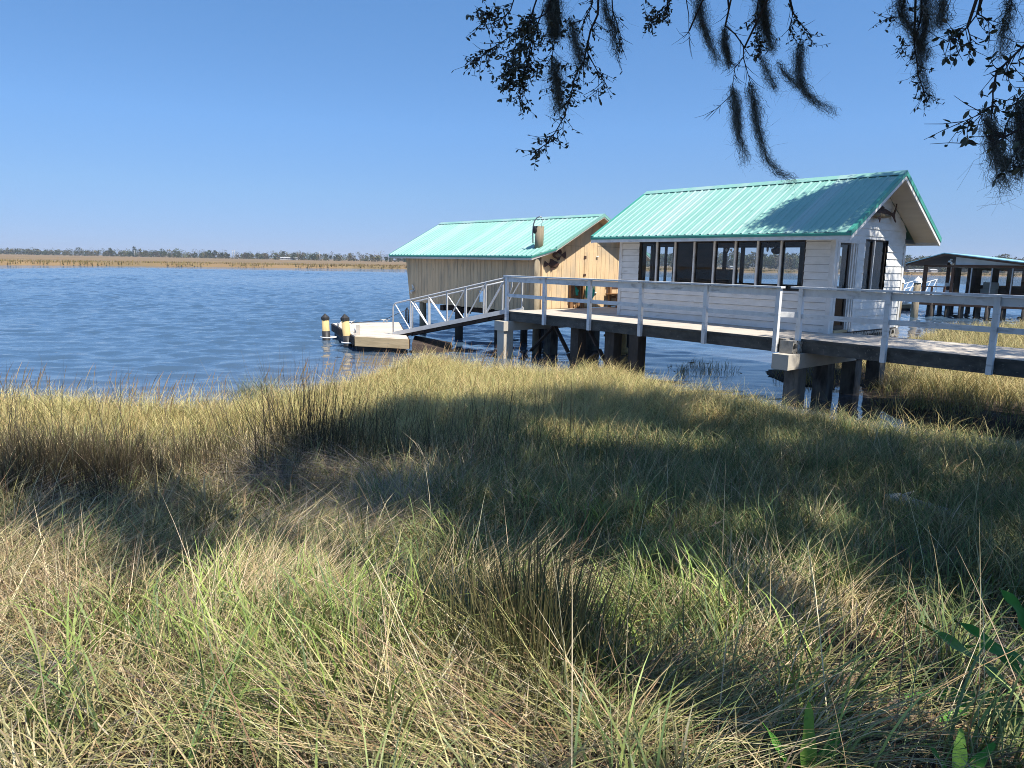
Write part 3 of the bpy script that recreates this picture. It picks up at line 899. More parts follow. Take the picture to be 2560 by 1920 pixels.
def fin(m, axis, c, pts, w=0.012):
    m.prism(pts, lambda u, v, t: axis(c[0] + u, c[1] + v, c[2] + t), -w / 2, w / 2)
axB = lambda u, v, w: (BA + 0.05 + w, u, v)
fA = thing('fish_sculpture', 'brown metal fish with pale patterned flank, upper of two on the boathouse end wall', 'fish sculpture', (BA + .05, 0.13, 1.69), 'H', 'metal fish on the boathouse wall')
m = MB(); c = (0.13, 1.69, 0.0); fish_body(m, axB, (0.12, 1.69, 0), 0.42, 0.26, 0.06, -1)
part('body', m, M['rust'], fA)
m = MB(); fish_body(m, axB, (0.13, 1.68, 0.022), 0.24, 0.14, 0.04, -1); part('flank', m, M['fishpale'], fA)
m = MB(); fin(m, axB, c, [(0.17, -0.02), (0.17, 0.02), (0.25, 0.07), (0.34, 0.12), (0.36, 0.0), (0.34, -0.12), (0.25, -0.07)]); part('tail', m, M['rust'], fA)
m = MB(); fin(m, axB, c, [(-0.1, 0.10), (-0.02, 0.19), (0.08, 0.2), (0.16, 0.14), (0.17, 0.05), (0.0, 0.1)]); fin(m, axB, c, [(-0.05, -0.1), (0.0, -0.17), (0.08, -0.15), (0.13, -0.06)]); part('fin', m, M['rust'], fA)
fB = thing('fish_sculpture', 'plain dark brown metal fish, lower of two on the boathouse end wall', 'fish sculpture', (BA + .05, -0.1, 1.40), 'H', 'metal fish on the boathouse wall')
m = MB(); c = (-0.1, 1.40, 0.0); fish_body(m, axB, (-0.04, 1.40, 0), 0.46, 0.25, 0.06, 1); part('body', m, M['rust'], fB)
m = MB(); fin(m, axB, c, [(-0.14, -0.02), (-0.14, 0.02), (-0.22, 0.05), (-0.31, 0.11), (-0.34, 0.02), (-0.32, -0.10), (-0.22, -0.05)]); part('tail', m, M['rust'], fB)
m = MB(); fin(m, axB, c, [(-0.1, 0.06), (-0.09, 0.17), (0.0, 0.16), (0.12, 0.10), (0.1, 0.06)]); fin(m, axB, c, [(-0.08, -0.06), (-0.02, -0.2), (0.06, -0.14), (0.08, -0.06)]); part('fin', m, M['rust'], fB)

# potting frame with the octagonal hole, hose reel post and hose
st = thing('tackle_stand', 'brown wooden stand with open frame leaning by the boathouse wall behind the white rail', 'stand', (BA + 0.3, 0.9, 0), 'H')
m = MB(); m.box(BA + .04, BA + .12, 0.68, 0.80, 0.0, 0.86); part('leg', m, M['browntable'], st)
m = MB(); m.box(BA + .04, BA + .12, 1.02, 1.12, 0.0, 0.86); part('leg', m, M['browntable'], st)
m = MB(); m.box(BA + .03, BA + .5, 0.66, 1.16, 0.86, 0.90); part('top', m, M['browntable'], st)
m = MB(); m.box(BA + .06, BA + .10, 0.80, 1.02, 0.30, 0.40); m.bar((BA + .08, .8, .66), (BA + .08, .92, .86), .03, .05, (1, 0, 0)); m.bar((BA + .08, 1.02, .66), (BA + .08, .95, .86), .03, .05, (1, 0, 0)); m.bar((BA + .08, .8, .16), (BA + .08, .9, .0), .03, .05, (1, 0, 0)); m.bar((BA + .08, 1.02, .16), (BA + .08, .95, .0), .03, .05, (1, 0, 0)); part('brace', m, M['browntable'], st)
m = MB()
for k in range(5):
    m.tube([(BA + 0.14 + .01 * k, 0.86 + .03 * k, 0.72 - .03 * k), (BA + .16, 0.88 + .02 * k, .5), (BA + .15, 0.90 + .02 * k, .42)], 0.012, 6)
solo('rope_bundle', m, M['hose'], 'short hanks of green rope hung inside the brown wooden stand', 'rope', (BA + .15, 0.9, .4), 'H')
hz = thing('garden_hose', 'coiled turquoise garden hose hung on a post beside the brown stand', 'hose', (BA + 0.3, 1.33, 0.3), 'H')
m = MB()
for k in range(7):
    r = 0.30 + 0.012 * (k % 3)
    pts = []
    for i in range(25):
        a = 2 * math.pi * i / 24
        pts.append((BA + 0.22 + 0.024 * k + 0.008 * math.sin(3 * a + k), 1.36 + (0.10 + 0.012 * k) * math.cos(a), 0.60 + r * math.sin(a)))
    m.tube(pts, 0.014, 6, False)
part('coil', m, M['hose'], hz)
m = MB(); m.tube([(BA + .28, 1.3, .32), (BA + .4, 1.2, .1), (BA + .5, 1.1, .02), (BA + .7, 1.05, .016)], .012, 6); part('tail', m, M['hose'], hz)
rp = thing('hose_post', 'short brown post with black hook that carries the turquoise hose', 'post', (BA + .15, 1.24, 0), 'H')
m = MB(); m.box(BA + .10, BA + .19, 1.16, 1.25, 0, 0.92); part('post', m, M['browntable'], rp)
m = MB(); m.tube([(BA + .19, 1.2, .86), (BA + .36, 1.3, .87), (BA + .40, 1.36, .93)], .018, 6); part('hook', m, M['black'], rp)
bn = thing('bench', 'low brown wooden bench frame against the sunlit boathouse wall', 'bench', (BA + .4, 2.8, 0), 'H')
for b in (2.45, 3.28):
    for a in (BA + .10, BA + .46):
        m = MB(); m.box(a, a + .08, b, b + .09, 0, .80 if a < BA + .2 else .42); part('leg', m, M['browntable'], bn)
m = MB(); m.box(BA + .06, BA + .60, 2.36, 3.46, .42, .46); part('seat', m, M['browntable'], bn)
m = MB(); m.box(BA + .181, BA + .21, 2.40, 3.42, .30, .40); m.box(BA + .06, BA + .10, 2.40, 3.42, .72, .82); part('rail', m, M['browntable'], bn)

# marlin trophy on the cottage gable
axG = lambda u, v, w: (L + 0.10 + w, u, v)
tr = thing('fish_trophy', 'mounted dark gamefish with pale belly and forked tail under the cottage gable', 'fish trophy', (L + 0.1, 1.9, 2.72), 'H')
m = MB(); fish_body(m, axG, (1.80, 2.72, 0.0), 1.25, 0.27, 0.12, -1); part('body', m, M['rust'], tr)
m = MB(); fish_body(m, axG, (1.78, 2.665, 0.025), 1.05, 0.13, 0.10, -1); part('belly', m, M['fishpale'], tr)
m = MB(); fin(m, axG, (2.42, 2.72, 0), [(-0.06, -0.02), (-0.06, 0.02), (0.06, 0.05), (0.14, 0.16), (0.19, 0.30), (0.21, 0.30), (0.17, 0.12), (0.13, 0.0), (0.17, -0.10), (0.23, -0.16), (0.2, -0.18), (0.08, -0.08)], 0.016); part('tail', m, M['rust'], tr)
m = MB(); fin(m, axG, (1.8, 2.72, 0), [(-0.3, 0.12), (-0.22, 0.28), (-0.1, 0.22), (0.2, 0.12)], .014); fin(m, axG, (1.8, 2.72, 0.05), [(-0.25, -0.08), (-0.1, -0.22), (-0.08, -0.08)], .014); part('fin', m, M['rust'], tr)
m = MB(); m.tube([(L + .1, 1.2, 2.72), (L + .1, .98, 2.71)], [.03, .006], 6); part('bill', m, M['rust'], tr)

# inside the cottage, seen through the panes
m = MB(); m.tube([(4.27, 0.9, 2.13), (4.27, 0.9, 2.04)], .006, 5, False)
nb_ = thing('net_float', 'dark round float in a net hanging inside the cottage window', 'net float', (4.27, 0.9, 1.85), 'H')
part('cord', m, M['black'], nb_)
m = MB(); m.ellipsoid((4.30, 0.9, 1.84), 0.13, 0.13, 0.085, 12, 8); part('float', m, M['darkframe'], nb_)
m = MB()
for k in range(9):
    a = 2 * math.pi * k / 9
    m.tube([(4.3 + .30 * math.cos(a), .9 + .22 * math.sin(a), 2.13), (4.3 + .20 * math.cos(a + .2), .9 + .16 * math.sin(a + .2), 1.98), (4.3 + .12 * math.cos(a + .3), .9 + .12 * math.sin(a + .3), 1.86)], .006, 4, False)
part('net', m, M['black'], nb_)
m = MB(); m.tube([(4.05, .9, 2.13), (4.05, .9, 1.94)], .006, 5, False); m.ellipsoid((4.05, .9, 1.88), .03, .03, .07, 8, 6)
solo('pendant_bulb', m, M['galv'], 'small bare bulb hanging beside the net float inside the window', 'bulb', (4.05, .9, 1.85), 'H')
axI = lambda u, v, w: (u, 1.0 + w, v)
it = thing('fish_mount', 'dark mounted fish hanging tail down behind the fifth window pane', 'fish mount', (2.9, 1.0, 1.95), 'H')
m = MB(); m.prism([(2.62, 2.11), (3.2, 2.12), (3.16, 2.0), (3.24, 1.86), (3.2, 1.84), (3.1, 1.93), (2.98, 1.93), (2.92, 1.78), (2.88, 1.80), (2.84, 1.93), (2.72, 2.02)], lambda u, v, t: axI(u - .1, v, t), -.03, .03); part('body', m, M['brownwood'], it)
m = MB(); m.ellipsoid((2.82, .96, 1.86), .045, .02, .045, 8, 6); part('eye', m, M['whiteplastic'], it)
m = MB(); m.box(1.1, 1.9, 2.4, 3.2, .03, .95); m.box(1.2, 1.8, 2.6, 3.1, .951, 1.35)
solo('cabinet', m, M['interior'], 'dark cabinet standing inside the cottage behind the dim panes', 'cabinet', (1.5, 2.8, .03), 'H')

# ------------------------------------------------------------------ pier
BF, BFR = -1.97, -1.66
pier = thing('pier', 'concrete walkway on piles with weathered white two-rail timber railing', 'pier', (3, -1.5, -1.5), 'H')
m = MB(); m.box(-2.72, -0.012, BF + 0.03, 3.94, -0.13, 0.0); m.box(-0.008, 5.89, BF + 0.03, 3.62, -0.13, 0.0); m.box(5.894, 6.36, BF + 0.03, 0.55, -0.13, 0.0)
part('deck_slab', m, M['deck'], pier)
m = MB(); m.box(6.364, 11.4, BFR + 0.03, 0.58, -0.13, -0.001); m.box(11.406, 22.0, BFR + 0.03, 0.58, -0.13, -0.001)
part('deck_slab', m, M['deck'], pier)
m = MB()
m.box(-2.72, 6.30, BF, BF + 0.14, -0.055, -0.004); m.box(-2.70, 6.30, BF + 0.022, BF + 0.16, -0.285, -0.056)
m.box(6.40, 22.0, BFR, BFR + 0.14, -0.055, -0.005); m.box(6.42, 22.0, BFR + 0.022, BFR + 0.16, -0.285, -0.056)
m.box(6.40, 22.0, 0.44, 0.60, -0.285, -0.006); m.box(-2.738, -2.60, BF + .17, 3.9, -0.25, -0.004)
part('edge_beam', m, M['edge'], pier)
def bent(a0, a1, b0, b1, top, bot, bs, sz, mat_cap, mat_pile, low=-2.2):
    m = MB(); m.box(a0, a1, b0, b1, bot, top); part('cap_beam', m, mat_cap, pier)
    for b in bs:
        m = MB(); am = (a0 + a1) / 2
        m.hexa([(am - sz * .53, b - sz * .53, low), (am + sz * .53, b - sz * .53, low), (am + sz * .53, b + sz * .53, low), (am - sz * .53, b + sz * .53, low),
                (am - sz * .5, b - sz * .5, bot), (am + sz * .5, b - sz * .5, bot), (am + sz * .5, b + sz * .5, bot), (am - sz * .5, b + sz * .5, bot)])
        part('pile', m, mat_pile, pier)
bent(-2.86, -2.42, -2.30, 3.9, -0.29, -0.57, (), .3, M['concrete'], M['concrete'])
m = MB(); m.box(-2.80, -2.48, -2.24, -1.88, -2.2, -0.571); part('pile', m, M['concrete'], pier)
for b in (-0.2, 1.7, 3.5):
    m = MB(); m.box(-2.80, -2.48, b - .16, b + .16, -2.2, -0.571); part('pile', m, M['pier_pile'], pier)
bent(6.26, 6.62, -2.26, 1.0, -0.29, -0.60, (-1.62, -0.42), .31, M['concrete'], M['pier_pile'])
for b, t in ((0.86, -0.5), (2.08, -.2)):
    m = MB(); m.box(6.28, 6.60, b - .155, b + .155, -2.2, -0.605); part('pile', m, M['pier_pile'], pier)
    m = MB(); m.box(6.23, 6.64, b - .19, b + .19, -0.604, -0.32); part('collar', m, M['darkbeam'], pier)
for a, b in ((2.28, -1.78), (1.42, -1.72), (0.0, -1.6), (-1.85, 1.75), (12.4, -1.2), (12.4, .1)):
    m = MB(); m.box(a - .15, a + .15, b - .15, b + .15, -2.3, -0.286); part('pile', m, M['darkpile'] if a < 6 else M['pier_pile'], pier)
m = MB(); m.tube([(-1.25, 1.62, -2.2), (-1.25, 1.62, -0.14)], [.14, .125], 12); m.tube([(-1.25, 1.62, -1.36), (-1.25, 1.62, -1.18)], [.20, .19], 12)
part('round_pile', m, M['yellowpile'], pier)
# broken cross braces under the walkway
def brace(p0, p1):
    m = MB(); m.bar(p0, p1, 0.045, 0.11, (0.2, 1, 0)); part('brace', m, M['darkbeam'], pier)
brace((-1.05, -1.55, -0.34), (-2.15, -1.45, -1.18)); brace((-1.0, -1.55, -0.34), (-0.38, -1.6, -1.02)); brace((-0.36, -1.62, -1.06), (-0.12, -1.65, -1.34))
brace((0.42, -1.7, -0.2), (0.82, -1.7, -0.72)); brace((0.18, -1.7, -1.36), (0.78, -1.7, -0.92)); brace((0.9, -1.7, -0.8), (1.40, -1.7, -1.42)); brace((1.10, -1.7, -0.42), (1.34, -1.7, -0.28))
# railing
rail = bpy.data.objects.new('railing', None); COL.objects.link(rail); rail.empty_display_size = .2; rail.parent = pier; ORG[rail.name] = ORG[pier.name]
LP = [-2.62, -0.95, 0.81, 2.55, 4.42, 6.17]
RP = [6.49, 8.21, 9.96, 11.7, 13.45, 15.2, 17.0]
for aa, b in [(a, -2.03) for a in LP] + [(a, -1.72) for a in RP]:
    m = MB(); t = random.uniform(-.006, .006)
    m.hexa([(aa - .045, b - .045, -.285), (aa + .045, b - .045, -.285), (aa + .045, b + .045, -.285), (aa - .045, b + .045, -.285),
            (aa - .045 + t, b - .045, 1.02), (aa + .045 + t, b - .045, 1.02), (aa + .045 + t, b + .045, 1.02), (aa - .045 + t, b + .045, 1.02)])
    part('post', m, M['rail'], rail)
for pts, b in ((LP, -2.03), (RP, -1.72)):
    for i in range(len(pts) - 1):
        x0, x1 = pts[i], pts[i + 1]
        o = random.uniform(-.006, .006)
        m = MB(); m.box(x0 + .047, x1 - .047, b + .0, b + .04, 0.865 + o, 1.012); part('upper_rail', m, M['rail'], rail)
        m = MB(); m.box(x0 + .047, x1 - .047, b - .005, b + .035, 0.42 + o, 0.515 + o); part('middle_rail', m, M['rail'], rail)
    for i in range(0, len(pts) - 1, 2):
        x0, x1 = pts[i] - (.09 if i == 0 else 0), pts[min(i + 2, len(pts) - 1)] + (.09 if i + 2 >= len(pts) - 1 else 0)
        if b > -1.9 and i == 0: x0 = 6.285
        m = MB(); m.box(x0 + .002, x1 - .002, b - .085, b + .075, 1.022, 1.06); part('cap_rail', m, M['rail'], rail)
m = MB(); m.bar((6.20, -1.99, 0.49), (6.46, -1.75, 0.49), .035, .11); part('middle_rail', m, M['rail'], rail)
m = MB(); m.bar((-2.60, -1.90, .96), (-2.60, -.9, .96), .035, .1); part('upper_rail', m, M['rail'], rail)

def cinder(m, a0, a1, b0, b1, z0, z1, nh=3, r=0.062):
    """block whose round cores open towards +a"""
    w = (b1 - b0) / nh
    zc = (z0 + z1) / 2
    N = 16
    for k in range(nh):
        cb0, cb1 = b0 + k * w, b0 + (k + 1) * w
        cc = (cb0 + cb1) / 2
        sq, ci = [], []
        for i in range(N):
            an = 2 * math.pi * (i + .5) / N
            ca, sa = math.cos(an), math.sin(an)
            s = 1 / max(abs(ca), abs(sa))
            sq.append((cc + ca * s * w / 2, zc + sa * s * (z1 - z0) / 2)); ci.append((cc + ca * r, zc + sa * r))
        for i in range(N):
            j = (i + 1) % N
            for a in (a1, a0):
                q = [(a, *sq[i]), (a, *sq[j]), (a, *ci[j]), (a, *ci[i])]
                m.face(q if a == a1 else q[::-1])
            m.face([(a1, *ci[i]), (a1, *ci[j]), (a0, *ci[j]), (a0, *ci[i])])
    m.face([(a0, b0, z1), (a1, b0, z1), (a1, b1, z1), (a0, b1, z1)]); m.face([(a0, b0, z0), (a0, b1, z0), (a1, b1, z0), (a1, b0, z0)])
    m.face([(a0, b0, z0), (a1, b0, z0), (a1, b0, z1), (a0, b0, z1)]); m.face([(a0, b1, z0), (a0, b1, z1), (a1, b1, z1), (a1, b1, z0)])
m = MB(); cinder(m, 6.27, 6.56, -2.02, -1.52, -0.286, -0.03, 3, .075)
solo('cinder_block', m, M['block'], 'concrete block with three round holes sitting on the cap beam end at the railing gap', 'concrete block', (6.4, -1.8, -.286), 'H', 'concrete blocks')
for i, (b, lb) in enumerate([(0.72, 'concrete block under the cottage gable wall, nearest the door'), (1.24, 'concrete block under the cottage gable wall, second from the door'),
                             (1.76, 'concrete block under the cottage gable wall, third from the door'), (2.28, 'concrete block under the cottage gable wall, half behind the railing post'),
                             (2.95, 'concrete block at the far corner under the cottage gable wall')]):
    m = MB(); cinder(m, 6.0, 6.24, b, b + .48, -0.235, -0.032, 4 if i < 4 else 2, .05 if i < 4 else .075)
    solo('cinder_block', m, M['block'], lb, 'concrete block', (6.1, b + .24, -.235), 'H', 'concrete blocks')
m = MB(); m.box(5.95, 6.25, 0.62, 3.5, -0.42, -0.236)
part('sill_beam', m, M['darkbeam'], pier)

# ------------------------------------------------------------------ gangway and floating dock
gw = thing('gangway', 'sloping aluminium gangway with truss handrails down to the floating dock', 'gangway', (-4.5, -2.8, -0.5), 'H')
T0, T1 = Vector((-2.62, -2.0, 0.02)), Vector((-6.42, -3.70, -0.93))
gd = (T1 - T0).normalized(); gs = Vector((-gd.y, gd.x, 0)).normalized()
if gs.y < 0: gs = -gs
GWd = 1.12
m = MB()
for s in (0, 1):
    o = gs * (GWd * s)
    m.bar(T0 + o + Vector((0, 0, -.02)), T1 + o + Vector((0, 0, -.0)), 0.05, 0.13)
    part('stringer', m, M['alu'], gw); m = MB()
m = MB(); m.bar(T0 + gs * .56 + Vector((0, 0, -.03)), T1 + gs * .56, GWd - .06, 0.03, (0, 0, 1)); part('tread', m, M['alu'], gw)
m = MB()
for i in range(9):
    p = T0.lerp(T1, (i + .5) / 9); m.bar(p + Vector((0, 0, -.10)), p + gs * GWd + Vector((0, 0, -.10)), .05, .08)
m.bar(T0 + gs * .08 + Vector((0, 0, -.13)), T1 + gs * .08 + Vector((0, 0, -.10)), .05, .12); m.bar(T0 + gs * 1.04 + Vector((0, 0, -.13)), T1 + gs * 1.04 + Vector((0, 0, -.10)), .05, .12)
part('underframe', m, M['darkbeam'], gw)
Hh = 0.98
for s in (0, 1):
    o = gs * (GWd * s)
    nP = 6
    bt = [T1.lerp(T0, i / nP * 0.985) + o for i in range(nP + 1)]
    tp = [p + Vector((0, 0, Hh)) for p in bt]
    m = MB()
    m.tube([bt[0], bt[0] + Vector((0, 0, Hh - .14)), bt[0].lerp(tp[0], .94) - gd * .03, tp[0].lerp(tp[1], .14), tp[1], tp[3], tp[6]] + ([] if s else [tp[6] - gd * .18 + Vector((0, 0, -.04)), tp[6] - gd * .2 + Vector((0, 0, -.3)), tp[6] - gd * .1 + Vector((0, 0, -.5))]), 0.026, 8)
    part('handrail', m, M['alu'], gw)
    for i in range(1, nP + 1):
        m = MB(); m.bar(bt[i], tp[i], .04, .04, (1, 0, 0)); part('upright', m, M['alu'], gw)
    for i in range(nP):
        m = MB()
        if i < 3: m.bar(tp[i] + Vector((0, 0, -.02)) + (-gd * .08 if i == 0 else Vector()), bt[i + 1], .027, .027, (1, 0, 0))
        else: m.bar(bt[i], tp[i + 1], .027, .027, (1, 0, 0))
        part('diagonal', m, M['alu'], gw)

dk = thing('floating_dock', 'low wooden floating dock with bleached boards at the foot of the gangway', 'floating dock', (-4.6, 25, 0))
FLc, FRc, BRc, BLc = Vector((-4.98, 22.66, 0)), Vector((-3.22, 22.12, 0)), Vector((-4.5, 28.3, 0)), Vector((-6.84, 27.24, 0))
TZ = 0.45
N = 36
m = MB()
for i in range(N):
    t0, t1 = i / N, (i + 0.94) / N
    e = random.uniform(-.006, .006)
    a, b, c, d = FLc.lerp(BLc, t0), FRc.lerp(BRc, t0), FRc.lerp(BRc, t1), FLc.lerp(BLc, t1)
    z0, z1 = Vector((0, 0, TZ - .035)), Vector((0, 0, TZ + e))
    m.hexa([a + z0, b + z0, c + z0, d + z0, a + z1, b + z1, c + z1, d + z1])
part('deck_boards', m, M['greywood'], dk)
m = MB(); m.bar(FLc + Vector((0, -.02, TZ - .155)), FRc + Vector((0.0, -.02, TZ - .155)), .05, .30); part('front_board', m, M['tanwood'], dk)
m = MB()
m.bar(FLc + Vector((-.02, .04, TZ - .16)), BLc + Vector((-.02, 0, TZ - .16)), .05, .26); m.bar(FRc + Vector((.02, .04, TZ - .16)), BRc + Vector((.02, 0, TZ - .16)), .05, .26); m.bar(BLc + Vector((0, .03, TZ - .16)), BRc + Vector((0, .03, TZ - .16)), .05, .26)
part('side_beam', m, M['darkbeam'], dk)
m = MB(); ins = [FLc.lerp(BRc, .03), FRc.lerp(BLc, .03), BRc.lerp(FLc, .03), BLc.lerp(FRc, .03)]
m.hexa([p + Vector((0, 0, -.25)) for p in ins] + [p + Vector((0, 0, TZ - .04)) for p in ins]); part('float', m, M['black'], dk)
m = MB(); m.box(-4.99, -4.89, 22.86, 22.96, TZ, TZ + .34); part('stub_post', m, M['greywood'], dk)
for p, ang in ((Vector((-6.3, 25.9, TZ)), 1.9), (Vector((-5.18, 23.6, TZ)), 1.9), (Vector((-4.95, 27.9, TZ)), .4), (Vector((-6.1, 26.9, TZ)), .5)):
    m = MB(); d = Vector((math.cos(ang), math.sin(ang), 0))
    m.tube([p + d * .06, p + d * .06 + Vector((0, 0, .1))], .022, 6); m.tube([p - d * .06, p - d * .06 + Vector((0, 0, .1))], .022, 6)
    m.tube([p - d * .2 + Vector((0, 0, .13)), p - d * .1 + Vector((0, 0, .10)), p + d * .1 + Vector((0, 0, .10)), p + d * .2 + Vector((0, 0, .13))], [.012, .022, .022, .012], 6)
    part('cleat', m, M['galv'], dk)
m = MB(); m.tube([(-4.15, 27.9, TZ), (-4.15, 27.9, TZ + .5), (-4.1, 27.86, TZ + .58), (-4.05, 27.82, TZ + .5), (-4.05, 27.82, TZ)], .03, 8); part('pile_loop', m, M['black'], dk)
m = MB()
pp = [Vector((-4.95, 27.9, TZ + .12)), Vector((-5.6, 27.8, TZ + .03)), Vector((-6.0, 27.3, TZ + .02)), Vector((-6.1, 26.9, TZ + .08))]
m.tube(pp, .014, 6); m.tube([(-4.95, 27.9, TZ + .12), (-4.5, 27.85, TZ + .34), (-4.12, 27.86, TZ + .5)], .012, 6)
solo('mooring_rope', m, M['black'], 'thin dark mooring rope strung across the far end of the floating dock', 'rope', (-5.2, 27.8, TZ))
m = MB()
for k in range(5):
    m.tube([(-6.42 + .09 * math.cos(a), 27.0 + .3 * math.sin(a) * .5 + .1 * k, TZ + .02 + .012 * k) for a in [i * math.pi / 6 for i in range(13)]], .014, 6)
solo('coiled_line', m, M['whiteplastic'], 'small heap of white line lying at the far left corner of the floating dock', 'rope', (-6.4, 27.2, TZ))
# dark sunken float under the gangway foot
m = MB()
m.hexa([(-3.15, 22.3, -.3), (-1.75, 22.6, -.3), (-1.9, 24.6, -.3), (-3.4, 24.3, -.3), (-3.15, 22.4, .30), (-2.0, 22.75, .06), (-2.1, 24.4, .12), (-3.3, 24.1, .36)])
solo('sunken_float', m, M['darkbeam'], 'dark waterlogged float tilting into the water beside the dock under the gangway', 'float', (-2.6, 23.4, 0))

def dock_pile(x, y, h, lx, ly, label, sl0):
    p = thing('dock_pile', label, 'dock pile', (x, y, 0), None, 'guide piles of the floating dock')
    P = lambda z: Vector((x + lx * z, y + ly * z, z))
    m = MB(); m.tube([P(-1.2), P(h)], .125, 16); part('post', m, M['yellowpile'], p)
    m = MB(); m.tube([P(-.6), P(sl0)], .14, 16); part('sleeve', m, M['black'], p)
    m = MB(); m.tube([P(h - .02), P(h + .06), P(h + .19)], [.148, .148, .01], 12, True, False); part('cap', m, M['black'], p)
    z = sl0 - .22
    m = MB(); pts = [P(z) + Vector((.27 * math.cos(a) + .08, .22 * math.sin(a), 0)) for a in [2 * math.pi * i / 20 for i in range(21)]]
    m.tube(pts, .022, 6, False); part('hoop', m, M['whiteplastic'], p)
q = W((-7.41, -4.82, 0), 'H'); dock_pile(q.x, q.y, 0.90, -.09, .0, 'yellow pile with black cap and sleeve leaning at the near left of the dock', 0.38)
q = W((-9.6, -4.55, 0), 'H'); dock_pile(q.x, q.y, 0.76, -.03, .0, 'upright yellow pile with black cap at the far left of the dock', 0.34)

# ------------------------------------------------------------------ neighbour's dock house
nb = thing('dock_house', 'brown framed dock house with big glass front and low blue metal roof on many piles', 'dock house', (3, 1, 0), 'N')
m = MB(); m.box(-0.75, 14, 0, 8.5, .88, .97); part('deck', m, M['greywood'], nb)
m = MB(); m.box(-0.76, 14, -.03, .12, .72, .879); m.box(-0.78, -.64, .13, 8.5, .72, .879); part('deck_beam', m, M['brownwood'], nb)
piles = [(0.05, .1), (.8, .3), (1.6, .15), (2.35, .5), (2.9, .1), (3.7, .25), (4.7, .1), (5.8, .2), (7, .1), (8.4, .2), (10, .2), (12, .2), (-.5, 1.5), (-.5, 4), (-.4, 6.5), (1.0, 2.6), (2.0, 2.2), (3.2, 2.8), (4.5, 2.4), (6, 2.5),
         (1.2, 5.5), (2.7, 5.5), (4.4, 5.4), (6, 5.3), (0.2, 8.2), (2, 8.2), (4, 8.2), (6, 8.2), (8, 8.2)]
for a, b in piles:
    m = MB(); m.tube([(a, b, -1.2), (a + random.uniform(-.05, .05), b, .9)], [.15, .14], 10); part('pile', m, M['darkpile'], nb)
FY = 1.2
m = MB(); m.box(0.72, 12, FY, FY + .1, .971, 1.42); part('base_wall', m, M['bluepaint'], nb)
m = MB(); m.box(0.72, 12, FY - .03, FY + .13, 3.0, 3.16); m.box(-0.95, 0.715, FY - .02, FY + .1, 3.0, 3.13); m.box(0.6, 0.74, FY - .05, FY + .09, .971, 2.99); m.box(.72, 12, FY - .02, FY + .12, 1.421, 1.5)
part('frame', m, M['brownwood'], nb)
NR = lambda x: 3.82 - .128 * (x - .26) if x > .26 else 3.82 - .315 * (.26 - x)
m = MB(); m.prism([(0.76, 3.165), (5.0, 3.165), (5.0, NR(5.0) - .12), (0.76, NR(.76) - .12)], lambda u, v, t: (u, t, v), FY + .01, FY + .07); part('gable_panel', m, M['bluepaint'], nb)
m = MB(); m.prism([(-1.78, NR(-1.78) - .12), (.26, NR(.26) - .12), (12, NR(12) - .12), (12, NR(12)), (.26, NR(.26)), (-1.78, NR(-1.78))], lambda u, v, t: (u, t, v), .55, .75)
m.prism([(-1.78, NR(-1.78) - .10), (.26, NR(.26) - .10), (.26, NR(.26) - .05), (-1.78, NR(-1.78) - .05)], lambda u, v, t: (u, t, v), .751, 8.5); part('roof_edge', m, M['brownwood'], nb)
m = MB(); m.prism([(-1.8, NR(-1.8) + .005), (.26, NR(.26) + .005), (12, NR(12) + .005), (12, NR(12) + .05), (.26, NR(.26) + .05), (-1.8, NR(-1.8) + .05)], lambda u, v, t: (u, t, v), .5, 8.6); part('roof', m, M['tealroof'], nb)
for a, b in ((-.84, FY + .04), (.12, 4.2), (-.84, 6.5)):
    m = MB(); m.box(a - .1, a + .1, b - .1, b + .1, .971, 2.995 if b < 2 else 3.3); part('porch_post', m, M['brownwood'], nb)
m = MB(); m.box(-1.0, .58, .3, .42, 1.8, 1.86); m.box(-1.0, -.9, .3, .4, .971, 1.8); m.box(-.2, -.1, .3, .4, .971, 1.8); m.box(.48, .58, .3, .4, .971, 1.8); part('porch_rail', m, M['brownwood'], nb)
nm_ = [.74, 1.65, 2.69, 3.71, 4.75, 5.8, 6.9, 8.0]
for i in range(len(nm_) - 1):
    m = MB(); m.box(nm_[i + 1] - .03, nm_[i + 1] + .03, FY, FY + .08, 1.501, 2.999); w = part('window', m, M['galv'], nb)
    m = MB(); m.face([(nm_[i] + .03, FY + .04, 1.501), (nm_[i + 1] - .03, FY + .04, 1.501), (nm_[i + 1] - .03, FY + .04, 2.999), (nm_[i] + .03, FY + .04, 2.999)]); part('pane', m, M['glass'], w)
m = MB(); m.box(.74, 12, 6.5, 6.6, .971, 1.9); m.box(.74, 12, 6.5, 6.6, 2.85, 3.3)
for x in (.74, 1.7, 2.5, 3.3, 3.7, 4.8, 6, 7): m.box(x, x + .35, 6.5, 6.6, 1.901, 2.849)
m.box(.74, .8, FY + .14, 2.6, .971, 2.99); m.box(.74, .8, 4.4, 6.49, .971, 2.99)
part('back_wall', m, M['interior'], nb)
m = MB(); m.box(.8, 11.9, FY + .15, 6.45, 2.95, 2.99); part('ceiling', m, M['interior'], nb)
m = MB(); m.tube([(.55, FY - .15, 3.5), (.55, FY - .15, 3.42)], .07, 10); m.ellipsoid((.47, FY - .17, 3.36), .09, .06, .06, 8, 6); m.ellipsoid((.58, FY - .17, 3.26), .06, .06, .09, 8, 6); part('porch_lamp', m, M['whiteplastic'], nb)
